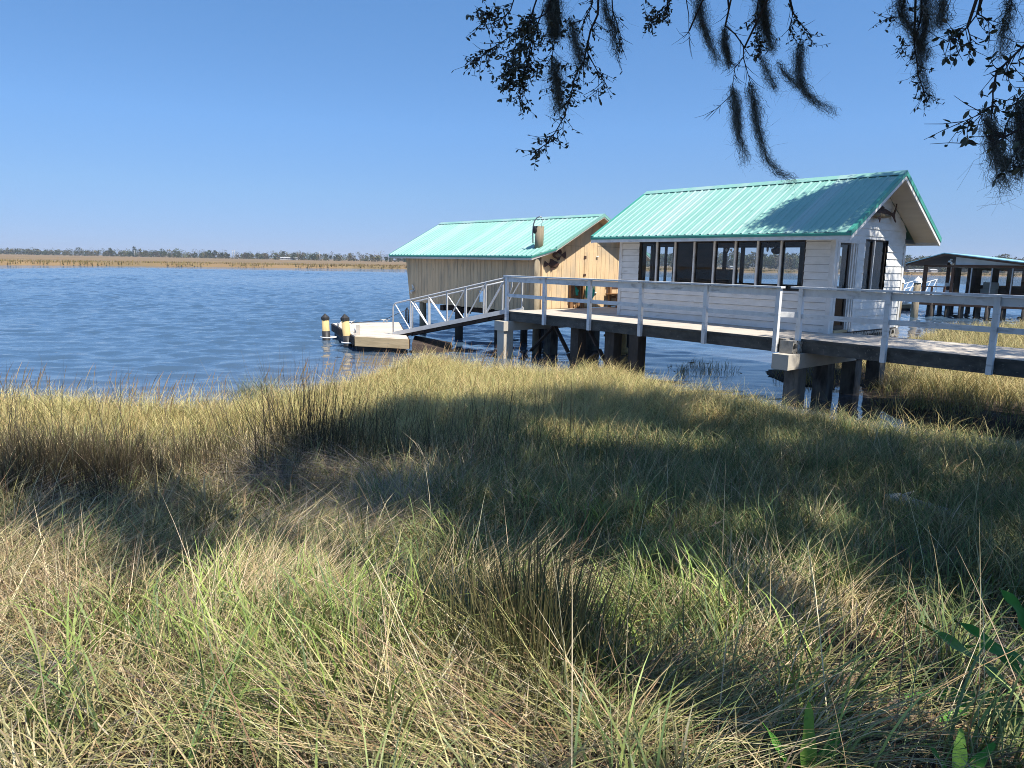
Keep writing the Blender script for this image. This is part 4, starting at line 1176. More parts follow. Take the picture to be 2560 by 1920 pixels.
for x, y, z0, z1, w, mt, nm in ((2.2, 3.6, .98, 1.9, .5, 'soffit', 'armchair'),):
    t = thing('armchair', 'pale armchair inside the glass front of the dock house', 'armchair', (x, y, z0), 'N')
    m = MB(); m.box(x - .4, x + .4, y - .35, y + .35, z0, z0 + .75); part('seat', m, M[mt], t)
    m = MB(); m.box(x - .4, x + .4, y + .2, y + .38, z0 + .76, z0 + 1.15); part('backrest', m, M[mt], t)
t = thing('white_chair', 'white plastic chair with dark cushion on the dock house porch', 'chair', (.25, 2.2, .97), 'N')
m = MB(); m.box(0.0, .5, 2.0, 2.5, 1.35, 1.41); part('seat', m, M['whiteplastic'], t)
m = MB(); m.box(0.0, .5, 2.46, 2.52, 1.42, 2.05); part('backrest', m, M['whiteplastic'], t)
for a, b in ((.02, 2.02), (.44, 2.02), (.02, 2.44), (.44, 2.44)):
    m = MB(); m.box(a, a + .05, b, b + .05, .972, 1.349); part('leg', m, M['whiteplastic'], t)
m = MB(); m.ellipsoid((.25, 2.35, 1.72), .19, .08, .12, 10, 6); part('cushion', m, M['rust'], t)

def moor(x, y, h, label):
    p = thing('mooring_pile', label, 'mooring pile', (x, y, 0), None, 'white capped mooring piles')
    m = MB(); m.tube([(x, y, -1.2), (x, y, h)], [.21, .19], 14); part('post', m, M['pile'], p)
    m = MB(); m.tube([(x, y, h), (x, y, h + .12), (x, y, h + .38)], [.24, .235, .012], 12, True, False); part('cap', m, M['whiteplastic'], p)
moor(22.64, 42.65, 2.06, 'white capped mooring pile half hidden by the cottage corner'); moor(24.07, 43.4, 2.06, 'white capped mooring pile standing clear in front of the white ramp')
t = thing('timber_float', 'small timber float at the foot of the white ramp behind the capped piles', 'float', (26.9, 50.3, 0))
m = MB(); m.hexa([(25.6, 49.6, .18), (27.6, 50.0, .18), (28.2, 51.6, .18), (26.2, 51.8, .18), (25.6, 49.6, .44), (27.6, 50.0, .44), (28.2, 51.6, .44), (26.2, 51.8, .44)]); part('deck', m, M['tanwood'], t)
m = MB(); m.hexa([(25.7, 49.7, -.2), (27.5, 50.1, -.2), (28.1, 51.5, -.2), (26.3, 51.7, -.2), (25.7, 49.7, .179), (27.5, 50.1, .179), (28.1, 51.5, .179), (26.3, 51.7, .179)]); part('hull', m, M['black'], t)
t = thing('white_ramp', 'white truss ramp rising from the float to the dock house', 'ramp', (29, 52, .5))
a0, a1 = Vector((27.4, 51.0, .47)), Vector((31.6, 54.4, 1.15))
sd = Vector((-.65, .76, 0)) * 1.1
for s in (0, 1):
    o = sd * s
    m = MB(); m.bar(a0 + o, a1 + o, .06, .14); part('stringer', m, M['whiteplastic'], t)
    m = MB(); m.tube([a0 + o, a0 + o + Vector((0, 0, 1.0)), a1 + o + Vector((0, 0, 1.0)), a1 + o], .03, 6); part('handrail', m, M['whiteplastic'], t)
    for i in range(5):
        m = MB(); p, q2 = a0.lerp(a1, i / 5) + o, a0.lerp(a1, (i + 1) / 5) + o
        m.bar(p, q2 + Vector((0, 0, 1.0)), .04, .04); part('diagonal', m, M['whiteplastic'], t)
m = MB(); m.bar(a0 + sd * .5, a1 + sd * .5, 1.04, .04); part('tread', m, M['alu'], t)

# ------------------------------------------------------------------ grass: every blade is a bent ribbon with its own colour
def blades(base, ln, wd, az, lean, curv, col, K=4, twist=None, tipcol=None, wprof=None):
    """base (N,3); lean: tilt from vertical at the root; curv: extra bend by the tip; col (N,3)"""
    N = len(base)
    s = np.linspace(0, 1, K + 1)
    th = lean[:, None] + curv[:, None] * s[None] ** 1.4
    seg = (ln / K)[:, None]
    dx, dz = np.sin(th[:, :-1]) * seg, np.cos(th[:, :-1]) * seg
    r = np.c_[np.zeros(N), np.cumsum(dx, 1)]
    z = np.c_[np.zeros(N), np.cumsum(dz, 1)]
    ca, sa = np.cos(az), np.sin(az)
    C = np.stack([base[:, 0:1] + r * ca[:, None], base[:, 1:2] + r * sa[:, None], base[:, 2:3] + z], -1)
    C[:, :, 2] = np.maximum(C[:, :, 2], base[:, 2:3] - 0.04 + 0.0)
    if twist is None:
        twist = RNG.uniform(-1.2, 1.2, N)
    sx, sy = -np.sin(az + twist), np.cos(az + twist)
    prof = np.array(wprof) if wprof is not None else np.interp(s, [0, .3, .7, 1], [.8, 1, .7, .08])
    off = (wd[:, None] * prof[None] * .5)
    S = np.stack([sx[:, None] * off, sy[:, None] * off, np.zeros_like(off)], -1)
    V = np.stack([C - S, C + S], 2).reshape(N * (K + 1) * 2, 3)
    i = np.arange(N)[:, None] * (K + 1) * 2 + np.arange(K)[None] * 2
    F = np.stack([i, i + 1, i + 3, i + 2], -1).reshape(-1, 4)
    if tipcol is None:
        tipcol = col
    g = s[None, :, None] ** 1.5
    cc = col[:, None] * (1 - g) + tipcol[:, None] * g
    CC = np.repeat(cc, 2, axis=1).reshape(-1, 3)
    return V, F, CC
def merge(parts):
    Vs, Fs, Cs, k = [], [], [], 0
    for V, F, C in parts:
        Vs.append(V); Fs.append(F + k); Cs.append(C); k += len(V)
    return np.concatenate(Vs), np.concatenate(Fs), np.concatenate(Cs)
def pick(pal, N, wts=None):
    pal = np.array(pal, float)
    wts = None if wts is None else np.array(wts, float) / np.sum(wts)
    c = pal[RNG.choice(len(pal), N, p=wts)]
    return c * RNG.uniform(0.75, 1.25, (N, 1)) * RNG.uniform(0.93, 1.07, (N, 3))
STRAW = [(0.55, 0.45, 0.26), (0.44, 0.35, 0.185), (0.36, 0.27, 0.135), (0.64, 0.54, 0.35), (0.25, 0.155, 0.08), (0.16, 0.11, 0.065)]
GREEN = [(0.18, 0.25, 0.065), (0.13, 0.19, 0.055), (0.25, 0.30, 0.085), (0.10, 0.155, 0.055)]
OLIVE = [(0.27, 0.27, 0.095), (0.35, 0.33, 0.125), (0.18, 0.19, 0.07), (0.40, 0.37, 0.155), (0.12, 0.125, 0.05)]
LIME = [(0.27, 0.36, 0.08), (0.33, 0.40, 0.11), (0.22, 0.30, 0.07)]
GOLD = [(0.62, 0.49, 0.22), (0.54, 0.42, 0.18), (0.50, 0.43, 0.17), (0.44, 0.41, 0.16), (0.54, 0.39, 0.18)]
RUSTY = [(0.30, 0.16, 0.075), (0.36, 0.21, 0.10), (0.24, 0.13, 0.07)]
RUSH = [(0.045, 0.04, 0.028), (0.06, 0.055, 0.03), (0.075, 0.075, 0.03), (0.035, 0.028, 0.022)]
DEAD = [(0.26, 0.215, 0.18), (0.33, 0.28, 0.23), (0.20, 0.165, 0.145), (0.38, 0.33, 0.26)]

def scatter(n, box, fn):
    """n candidate points in the box, kept with probability fn(P)"""
    x0, x1, y0, y1 = box
    P = np.c_[RNG.uniform(x0, x1, n), RNG.uniform(y0, y1, n)]
    return P[RNG.uniform(0, 1, n) < fn(P)]
def tufted(centres, per, spread):
    """blade roots around tuft centres"""
    k = RNG.poisson(per, len(centres))
    idx = np.repeat(np.arange(len(centres)), k)
    P = centres[idx] + RNG.normal(0, 1, (len(idx), 2)) * np.asarray(spread)[idx][:, None]
    return P, idx
def seen(P, marg=1.5):
    """the wedge of bank in front of the viewer, with a margin for a step to the side"""
    return (np.abs(P[:, 0]) < 0.74 * np.maximum(P[:, 1], 0) + marg) & (P[:, 1] > 0.9)
def on(P):
    return np.c_[P, ground_z(P)]
def gauss(P, cx, cy, sx, sy=None):
    sy = sy or sx
    return np.exp(-(((P[:, 0] - cx) / sx) ** 2 + ((P[:, 1] - cy) / sy) ** 2))

def inbank(P, m=0.0):
    return sdist(P, BANK) > m
def litter_zone(P):          # thin grass over leaf litter, low on the right
    return np.clip((P[:, 0] - 0.55) / 0.7, 0, 1) * np.clip((4.6 - P[:, 1]) / 1.2, 0, 1)
def backleft(P):             # fine golden grass along the shore
    return np.clip((P[:, 1] - 8.3 - 1.3 * wob(P, 2.2, 0) - 0.55 * np.maximum(P[:, 0] + 1.5, 0)) / 2.4, 0, 1)

parts_ = []
# --- the body of the bank grass
def bank_grass():
    out = []
    # near third: tangled straw and olive blades
    c = scatter(11000, (-7.5, 6.5, 0.9, 9.0), lambda P: seen(P) * inbank(P, .2) * (1 - 0.72 * litter_zone(P)))
    P, idx = tufted(c, 15, RNG.uniform(.02, .11, len(c)))
    N = len(P)
    t_az = RNG.uniform(0, 6.28, len(c)); t_h = RNG.uniform(.10, .28, len(c)) * (1 + .35 * wob(c, .9, 2)) * (1 + .8 * np.clip((c[:, 1] - 4.5) / 3, 0, 1))
    rr = np.clip((c[:, 0] + 0.3 * wob(c, 1.2, 1)) / 1.6 + .5, 0, 1)
    kind = RNG.uniform(0, 1, len(c))
    col = np.where((kind < .46 - .22 * rr)[idx][:, None], pick(STRAW, N), np.where((kind < .82 - .1 * rr)[idx][:, None], pick(OLIVE, N), pick(GREEN, N)))
    az = np.where(RNG.uniform(0, 1, N) < .55, t_az[idx] + RNG.normal(0, .5, N), RNG.uniform(0, 6.28, N))
    ln = t_h[idx] * RNG.uniform(.6, 1.35, N)
    out.append(blades(on(P), ln, RNG.uniform(.004, .0115, N), az, np.abs(RNG.normal(.45, .4, N)), RNG.uniform(.1, 2.4, N), col * RNG.uniform(.4, 1.15, (N, 1)), 4, tipcol=col * .65 + pick(STRAW, N) * .35))
    # fallen thatch close to the soil
    P = scatter(52000, (-5.5, 6.5, 0.9, 8.0), lambda P: seen(P) * inbank(P, .2) * np.clip(.5 + .7 * wob(P, .6, 3), .05, 1) * (1 - .55 * litter_zone(P)))
    N = len(P)
    b = on(P); b[:, 2] += RNG.beta(1.2, 2.5, N) * .22
    out.append(blades(b, RNG.uniform(.06, .22, N), RNG.uniform(.003, .0085, N), RNG.uniform(0, 6.28, N), RNG.normal(1.25, .35, N), RNG.normal(.2, .5, N), pick(STRAW + DEAD + OLIVE, N) * RNG.uniform(.35, 1.1, (N, 1)), 3))
    # mop-headed tussocks: long blades flopped outwards from a dark centre
    c = scatter(420, (-5.5, 6, 1.0, 7.2), lambda P: seen(P) * inbank(P, .3) * (1 - .75 * litter_zone(P)) * .62)
    P, idx = tufted(c, 62, RNG.uniform(.03, .07, len(c)))
    N = len(P); k = RNG.uniform(0, 1, len(c))[idx]; bias = RNG.uniform(0, 6.28, len(c))[idx]; hz_ = RNG.uniform(.26, .52, len(c))[idx]
    az = np.where(RNG.uniform(0, 1, N) < .55, bias + RNG.normal(0, .45, N), np.arctan2(P[:, 1] - c[idx][:, 1], P[:, 0] - c[idx][:, 0]))
    col = np.where((k < .5)[:, None], pick(STRAW[:4] + OLIVE[:2], N), np.where((k < .8)[:, None], pick(OLIVE, N), pick(GREEN + LIME[2:], N)))
    b = on(P); b[:, 2] += .03
    out.append(blades(b, hz_ * RNG.uniform(.6, 1.3, N), RNG.uniform(.003, .0075, N), az, np.abs(RNG.normal(.45, .25, N)), RNG.uniform(.7, 1.9, N), col * RNG.uniform(.5, 1.15, (N, 1)), 6, tipcol=col * .7 + pick(STRAW, N) * .3))
    # middle band on the right: arching green grass
    c = scatter(9500, (-3.5, 8, 3.2, 17.5), lambda P: seen(P) * inbank(P, .15) * np.clip(1 - .8 * litter_zone(P), 0, 1) * (1 - np.clip(backleft(P) * 1.0, 0, 1) * .75) * np.clip((P[:, 0] + 2.4 + .6 * wob(P, 2, 1)) / 1.2, 0, 1))
    P, idx = tufted(c, 15, RNG.uniform(.05, .16, len(c)))
    N = len(P)
    tz = RNG.uniform(0, 6.28, len(c)); far = np.clip((c[:, 1] - 8) / 6, 0, 1)
    h = RNG.uniform(.26, .46, len(c)) + .08 * far
    kind = RNG.uniform(0, 1, len(c)) + .35 * far + .15 * wob(c, 1.7, 2)
    col = np.where((kind < .62)[idx][:, None], pick([(0.085, 0.17, 0.042), (0.07, 0.14, 0.045), (0.13, 0.195, 0.05), (0.12, 0.165, 0.06)], N), np.where((kind < .92)[idx][:, None], pick(OLIVE, N), pick(GOLD, N)))
    az = tz[idx] + RNG.normal(0, .9, N)
    out.append(blades(on(P), h[idx] * RNG.uniform(.7, 1.4, N), RNG.uniform(.0035, .0075, N), az, np.abs(RNG.normal(.25, .22, N)), RNG.uniform(.8, 2.8, N), col * RNG.uniform(.6, 1.2, (N, 1)), 5, tipcol=col * .75 + pick(OLIVE, N) * .25))
    # golden grass along the shore
    c = scatter(26000, (-15, 7, 6.0, 20), lambda P: seen(P, 2.5) * inbank(P, .02) * np.clip(.12 + backleft(P), 0, 1))
    P, idx = tufted(c, 13, RNG.uniform(.05, .15, len(c)))
    ok = inbank(P, -.12); P, idx = P[ok], idx[ok]
    N = len(P)
    g = np.clip(.5 + .7 * wob(c, 2.2, 3), 0, 1)
    kind = RNG.uniform(0, 1, len(c))
    gold = pick(GOLD, N); grn = pick([(0.36, 0.38, 0.13), (0.42, 0.41, 0.16), (0.30, 0.32, 0.11)], N)
    col = np.where((kind < .35 + .4 * g)[idx][:, None], gold, grn)
    tz = RNG.normal(.5, 1.0, len(c))
    hh = (RNG.uniform(.34, .58, len(c)) + .10 * wob(c, 1.8, 0)) * np.clip(.6 + sdist(c, BANK) / 1.2, .6, 1) * np.clip(.42 + (c[:, 1] - 6.5) * .15, .42, 1.05)
    out.append(blades(on(P), hh[idx] * RNG.uniform(.7, 1.35, N), RNG.uniform(.0045, .0085, N), tz[idx] + RNG.normal(0, 1.5, N), np.abs(RNG.normal(.3, .3, N)), RNG.uniform(.5, 3.4, N), col * RNG.uniform(.6, 1.2, (N, 1)), 5, tipcol=gold))
    # seed heads standing above it near the water
    P = scatter(11000, (-14, 1.5, 8.2, 19), lambda P: seen(P, 2.5) * inbank(P, -.05) * np.clip(1.1 - np.abs(sdist(P, BANK) - .4) / 1.5, 0, 1) * np.clip(.45 + .8 * wob(P, 1.6, 2), .05, 1))
    N = len(P)
    ln = RNG.uniform(.55, .98, N)
    out.append(blades(on(P), ln, RNG.uniform(.007, .013, N), RNG.normal(.2, .5, N), np.abs(RNG.normal(.12, .1, N)), RNG.uniform(.1, .7, N), pick(GOLD, N), 6, tipcol=pick(RUSTY, N), wprof=[.28, .26, .24, .25, .8, 1.0, .15]))
    # a few tall wisps
    P = scatter(900, (-4, 4, 1.5, 9), lambda P: seen(P) * inbank(P) * .6)
    N = len(P)
    out.append(blades(on(P), RNG.uniform(.55, .9, N), RNG.uniform(.003, .005, N), RNG.uniform(0, 6.28, N), np.abs(RNG.normal(.3, .2, N)), RNG.uniform(.1, .9, N), pick(STRAW, N), 5))
    return merge(out)
V, F, C = bank_grass()
o = np_obj('bank_grass', V, F, C, M['blade'])
_tag(o, 'tangled straw coloured and green marsh grass covering the near bank', 'grass', None, 'stuff')

def lime_grass():
    out = []
    spots = [(-.9, 3.6, .55, 26), (-.15, 3.3, .35, 10), (-.55, 2.9, .3, 14), (.75, 3.55, .40, 20), (1.2, 3.9, .35, 14), (1.75, 4.0, .18, 6), (-1.0, 2.35, .35, 12), (-1.8, 3.1, .4, 7), (.3, 4.4, .3, 6), (-2.0, 4.3, .4, 6), (2.6, 5.6, .5, 10), (1.2, 5.2, .5, 9), (1.5, 2.5, .3, 7), (1.9, 3.2, .4, 7), (2.3, 4.0, .4, 8), (.9, 2.2, .4, 5)]
    c = np.concatenate([np.c_[RNG.normal(x, s, n), RNG.normal(y, s * .8, n)] for x, y, s, n in spots])
    P, idx = tufted(c, 16, RNG.uniform(.03, .08, len(c)))
    N = len(P); tz = RNG.uniform(0, 6.28, len(c)); k = RNG.uniform(0, 1, len(c))
    rgt = (c[:, 0] > 1.3)[idx]
    col = np.where(((k < .6)[idx] & ~rgt)[:, None], pick(LIME, N), pick(GREEN, N))
    out.append(blades(on(P), RNG.uniform(.28, .56, N), RNG.uniform(.006, .011, N), tz[idx] + RNG.normal(0, .7, N), np.abs(RNG.normal(.2, .15, N)), RNG.uniform(.5, 2.0, N), col, 6))
    return merge(out)
V, F, C = lime_grass()
o = np_obj('broad_grass', V, F, C, M['blade'])
_tag(o, 'broader bright green grass blades arching up through the straw', 'grass', None, 'stuff')

def rush(spots):
    out = []
    for x, y, sx, sy, n, h0, h1, pal, spread in spots:
        P = np.c_[RNG.normal(x, sx, n), RNG.normal(y, sy, n)]
        N = n
        dirs = np.arctan2(P[:, 1] - y, P[:, 0] - x) + RNG.normal(0, .8, N)
        out.append(blades(on(P), RNG.uniform(h0, h1, N), RNG.uniform(.0038, .0075, N), dirs, np.abs(RNG.normal(0, spread, N)), RNG.uniform(0, .45, N), pick(pal, N), 4, tipcol=pick([(0.11, 0.08, 0.04), (0.09, 0.08, 0.03)], N)))
    return merge(out)
def lone_stems():
    P = scatter(1500, (-8, 1.0, 7.0, 11.5), lambda P: seen(P, 2) * inbank(P, .3) * np.clip(.35 + .9 * wob(P, 1.3, 1), 0, 1) * np.clip(1.1 - (P[:, 1] - 7) / 5, 0, 1))
    N = len(P)
    return blades(on(P), RNG.uniform(.6, 1.25, N), RNG.uniform(.0045, .0075, N), RNG.uniform(0, 6.28, N), np.abs(RNG.normal(.16, .16, N)), RNG.uniform(0, .4, N), pick(RUSH + [(0.10, 0.085, 0.04)], N), 4)
V, F, C = lone_stems()
o = np_obj('lone_rush_stems', V, F, C, M['blade'])
_tag(o, 'single dark rush stems standing up through the golden grass', 'rush', None, 'stuff')
fans = []
BLACKR = [(0.022, 0.018, 0.013), (0.032, 0.025, 0.018), (0.018, 0.015, 0.011), (0.05, 0.036, 0.024)]
for i in range(84):
    fx, fy = random.gauss(-4.6, .95), random.gauss(7.05, .40)
    fans.append((fx, fy, .10, .08, random.randint(60, 130), .2, random.uniform(.5, .92), BLACKR, random.uniform(.3, .55)))
V, F, C = rush(fans + [(-2.9, 7.9, .45, .4, 300, .5, 1.0, [(0.12, 0.11, 0.045), (0.09, 0.085, 0.035)], .3), (-4.2, 6.5, .8, .35, 900, .2, .5, RUSH, .7)])
o = np_obj('black_rush', V, F, C, M['blade'])
_tag(o, 'low dark brown rush stems in a band at the left of the bank', 'rush', None, 'stuff')
V, F, C = rush([(-2.35, 8.25, .34, .28, 560, .6, 1.5, RUSH + [(0.03, 0.028, 0.018), (0.05, 0.048, 0.022)], .34), (-1.6, 8.1, .38, .25, 260, .5, 1.1, RUSH + [(0.12, 0.12, 0.05)], .38), (-.75, 8.0, .28, .2, 130, .5, 1.0, RUSH, .38)])
o = np_obj('tall_rush', V, F, C, M['blade'])
_tag(o, 'tall fan of thin dark rush stems rising against the water', 'rush', None, 'stuff')
V, F, C = rush([(.14, 2.95, .14, .16, 520, .36, .72, [(0.14, 0.16, 0.055), (0.10, 0.12, 0.045), (0.22, 0.20, 0.08), (0.30, 0.25, 0.12)], .27), (-.2, 3.05, .16, .12, 260, .34, .62, [(0.14, 0.16, 0.055), (0.22, 0.20, 0.08)], .32), (.42, 2.6, .25, .15, 160, .3, .5, GREEN + OLIVE, .7)])
o = np_obj('near_rush', V, F, C, M['blade'])
_tag(o, 'olive rush tussock with thin upright stems close to the viewer', 'rush', None, 'stuff')

def fallen():
    out = []
    for x, y, sx, sy, n, az0, pal, zz in ((-1.85, 7.1, .65, .4, 1500, -2.2, DEAD, .32), (-1.2, 7.4, .5, .3, 700, -.6, DEAD, .28), (-2.7, 2.2, .5, .5, 900, .5, OLIVE + STRAW, .22), (.75, 2.35, .4, .25, 900, .25, OLIVE + GREEN + STRAW, .12), (-.4, 2.3, .6, .3, 900, 2.8, STRAW + OLIVE, .16), (-3.0, 3.9, .6, .5, 700, .6, OLIVE + STRAW, .2), (-4.0, 6.1, .8, .5, 800, .3, DEAD + [(0.1, .085, .07)], .12),
        (-1.55, 5.3, .45, .3, 1500, .2, STRAW[:4] + DEAD, .14), (-.95, 5.7, .35, .22, 1000, 1.9, STRAW[:4] + DEAD, .12), (-1.35, 3.35, .28, .2, 1100, 1.2, STRAW[:4], .12), (-.2, 3.75, .22, .16, 900, .5, STRAW[:4], .10), (-2.3, 3.3, .35, .25, 1000, 2.4, STRAW, .12), (1.35, 3.55, .3, .18, 900, 1.0, STRAW[:4], .10), (-2.9, 8.0, .3, .2, 700, .8, STRAW[:4] + DEAD, .3)):
        P = np.c_[RNG.normal(x, sx, n), RNG.normal(y, sy, n)]
        b = on(P); b[:, 2] += RNG.uniform(0.02, zz, n) * np.clip(1 - ((P[:, 0] - x) / (2 * sx)) ** 2, .2, 1)
        out.append(blades(b, RNG.uniform(.35, .85, n), RNG.uniform(.0028, .005, n), az0 + RNG.normal(0, .55, n), RNG.normal(1.25, .18, n), RNG.uniform(.0, .6, n), pick(pal, n), 4))
    return merge(out)
V, F, C = fallen()
o = np_obj('fallen_stems', V, F, C, M['blade'])
_tag(o, 'grey and straw coloured stems lying bent over in swathes', 'dead stems', None, 'stuff')

def marsh_right():
    out = []
    def dens(P):
        a = np.maximum(np.maximum(sdist(P, RMARSH), sdist(P, ISLE)), sdist(P, ISLE2))
        return np.clip(a / .9 + .12, 0, 1) * (a > .03) * np.clip(.75 + .5 * wob(P, 1.4, 3), .2, 1) * (np.abs(P[:, 0]) < .9 * P[:, 1] + 2)
    c = scatter(30000, (3.8, 34, 11, 37), lambda P: dens(P) * np.clip(16 / P[:, 1], .25, 1))
    P, idx = tufted(c, 11, RNG.uniform(.06, .18, len(c)))
    N = len(P)
    k = RNG.uniform(0, 1, len(c)) + .25 * wob(c, 2.5, 0)
    col = np.where((k < .6)[idx][:, None], pick(GOLD, N), np.where((k < .9)[idx][:, None], pick(OLIVE, N), pick(GREEN, N)))
    isl = np.maximum(sdist(c, ISLE), sdist(c, ISLE2)) > 0
    edge_ = np.clip(.35 + np.maximum(sdist(c, RMARSH), sdist(c, ISLE2)) / 1.6, .35, 1)
    hh = RNG.uniform(.36, .66, len(c)) * np.where(isl, .5, edge_)
    tz = RNG.uniform(0, 6.28, len(c))
    out.append(blades(on(P), hh[idx] * RNG.uniform(.7, 1.3, N), RNG.uniform(.005, .010, N), tz[idx] + RNG.normal(0, .8, N), np.abs(RNG.normal(.25, .25, N)), RNG.uniform(.4, 2.4, N), col * RNG.uniform(.6, 1.2, (N, 1)), 4, tipcol=pick(GOLD, N)))
    return merge(out)
V, F, C = marsh_right()
o = np_obj('channel_marsh_grass', V, F, C, M['blade'])
_tag(o, 'sunlit yellow marsh grass beyond the channel behind the walkway', 'grass', None, 'stuff')

def litter():
    P = scatter(30000, (0.2, 5.5, .9, 5.6), lambda P: seen(P) * np.clip(litter_zone(P) + .12, 0, 1) * np.clip(.6 + .5 * wob(P, .9, 0), .15, 1))
    N = len(P); b = on(P); b[:, 2] += RNG.uniform(.002, .03, N)
    a = RNG.uniform(0, 6.28, N); l = RNG.uniform(.018, .04, N); w = l * RNG.uniform(.3, .5, N); tl = RNG.normal(0, .35, (N, 2))
    d = np.c_[np.cos(a), np.sin(a), tl[:, 0]]; s = np.c_[-np.sin(a), np.cos(a), tl[:, 1]]
    V = np.stack([b - d * l[:, None], b - s * w[:, None], b + d * l[:, None], b + s * w[:, None]], 1).reshape(-1, 3)
    F = np.arange(N * 4).reshape(-1, 4)
    return V, F, np.repeat(pick([(0.26, 0.17, 0.10), (0.18, 0.11, 0.065), (0.34, 0.24, 0.14), (0.11, 0.075, 0.05)], N), 4, axis=0)
V, F, C = litter()
o = np_obj('leaf_litter', V, F, C, M['blade'])
_tag(o, 'brown fallen oak leaves over the bare soil low on the right', 'leaf litter', None, 'stuff')

# seed stalks that stand out singly
def stalk(x, y, h, az, lean, label, pal=STRAW):
    P = np.array([[x, y]])
    parts = [blades(on(P), np.array([h]), np.array([.006]), np.array([az]), np.array([lean]), np.array([.25]), pick(pal, 1), 6, np.array([1.2]), wprof=[1, 1, .9, .9, .8, .7, .3])]
    n = 16
    top = parts[0][0][-2]
    root = parts[0][0][-6]
    b = root[None] + (top - root)[None] * RNG.uniform(0, 1, (n, 1))
    parts.append(blades(b, RNG.uniform(.02, .05, n), np.full(n, .007), az + RNG.normal(0, .8, n), np.full(n, lean + .3), np.full(n, .3), pick([(0.42, 0.33, 0.2), (0.36, 0.27, .17)], n), 4))
    V, F, C = merge(parts)
    loc = (x, y, float(ground_z(P)[0]))
    o = np_obj('seed_stalk', V, F, C, M['blade'], loc=loc)
    _tag(o, label, 'seed stalk', 'single seed stalks over the grass', None)
stalk(.55, 4.1, .95, .25, .95, 'long pale seed stalk leaning far right with a bristly head')
stalk(.02, 4.9, .75, 2.0, .12, 'thin reddish stalk standing upright at the middle of the bank', RUSTY)
stalk(.45, 4.6, .72, .9, .25, 'straw coloured stalk standing left of the long leaning one')
stalk(.05, 5.2, .5, 1.8, .3, 'short stalk with a drooping brown tip behind the olive rush tussock')

# grass clump growing in the water left of the shore
def water_clump(x, y, n, s, h, label):
    P = np.c_[RNG.normal(x, s, n), RNG.normal(y, s * .6, n)]
    b = np.c_[P, np.full(n, -.05)]
    V, F, C = blades(b, RNG.uniform(.5, 1, n) * h, RNG.uniform(.006, .011, n), RNG.uniform(0, 6.28, n), np.abs(RNG.normal(.15, .15, n)), RNG.uniform(.3, 1.6, n), pick([(0.20, 0.22, 0.11), (0.27, 0.28, 0.15), (0.15, 0.18, 0.08)], n), 5)
    o = np_obj('grass_clump', V, F, C, M['blade'], loc=(x, y, 0))
    _tag(o, label, 'grass clump', None, None)
water_clump(-4.95, 13.9, 420, .28, .75, 'green grass clump growing alone in the shallow water off the left shore')
for (x, y, n_, s, h, lb) in ((5.0, 11.6, 120, .22, .6, 'thin dark grass clump in the channel just left of the walkway piles'), (5.5, 10.9, 90, .2, .5, 'sparse grass clump at the foot of the walkway piles')):
    water_clump(x, y, n_, s, h, lb)

# broad-leaved plants at the lower right
def lance_leaf(m_, base, az, ln, wd, lean, curv, K=14, wav=.11):
    pts, V = [], []
    p = Vector(base); th = lean
    for i in range(K + 1):
        t = i / K
        d = Vector((math.sin(th) * math.cos(az), math.sin(th) * math.sin(az), math.cos(th)))
        up = Vector((-math.cos(th) * math.cos(az), -math.cos(th) * math.sin(az), math.sin(th)))
        s = Vector((-math.sin(az), math.cos(az), 0))
        w = wd * (math.sin(math.pi * min(1, .06 + t * .94)) ** .8) * .5 + .004
        wv = wav * wd * math.sin(t * 17 + az * 3)
        V.append((p.copy() - s * w + up * (wd * .10 + wv), p.copy(), p.copy() + s * w + up * (wd * .10 - wv)))
        p += d * (ln / K); th += curv / K
    k = len(m_.v)
    for a, b, c in V:
        m_.v += [tuple(a), tuple(b), tuple(c)]
    for i in range(K):
        for j in (0, 1):
            m_.f.append((k + i * 3 + j, k + i * 3 + j + 1, k + i * 3 + 4 + j, k + i * 3 + 3 + j)); m_.s.append(True)
def leafy(loc, leaves, label, name='broadleaf_plant', stemh=0.0):
    gz = float(ground_z(np.array([[loc[0], loc[1]]]))[0])
    t = thing(name, label, 'plant', (loc[0], loc[1], gz))
    cols = [(0.06, 0.15, 0.03), (0.085, 0.19, 0.04), (0.05, 0.125, 0.035), (0.15, 0.24, 0.05)]
    if stemh:
        m = MB(); m.tube([(loc[0], loc[1], gz), (loc[0] + .02, loc[1], gz + stemh * .6), (loc[0] + .03, loc[1] + .02, gz + stemh)], [.012, .009, .005], 7)
        part('stem', m, M['leafgreen'], t)
    for i, (az, ln, wd, lean, curv, z) in enumerate(leaves):
        m = MB(); lance_leaf(m, (loc[0], loc[1], gz + z), az, ln, wd, lean, curv)
        o = part('leaf', m, M['leafgreen'] if i % 4 else M['leafpale'], t)
M['leafgreen'] = mk('glossy_green_leaf', (0.06, 0.20, 0.03), (0.085, 0.25, 0.04), (9, 9, 9), 0.6, bump=.002, bscale=(60, 60, 60), spec=.15)
M['leafpale'] = mk('yellowing_leaf', (0.17, 0.30, 0.05), (0.08, 0.21, 0.035), (8, 8, 8), 0.5, bump=.002, bscale=(60, 60, 60))
leafy((2.16, 2.70), [(2.62, .52, .085, .80, .45, .06), (3.0, .50, .095, 1.15, .75, .04), (3.35, .46, .09, 1.05, .9, .03), (2.2, .40, .075, .55, 1.0, .12), (1.4, .26, .085, .10, .5, .36), (2.9, .30, .08, .7, 1.2, .22),
      (.6, .5, .09, .7, .8, .03), (-.4, .45, .09, .8, .8, .03), (3.9, .42, .09, 1.0, .9, .02), (4.6, .45, .09, .95, .8, .02), (2.0, .30, .08, .3, .9, .30)], 'big broad leaved green plant at the lower right edge', stemh=.45)
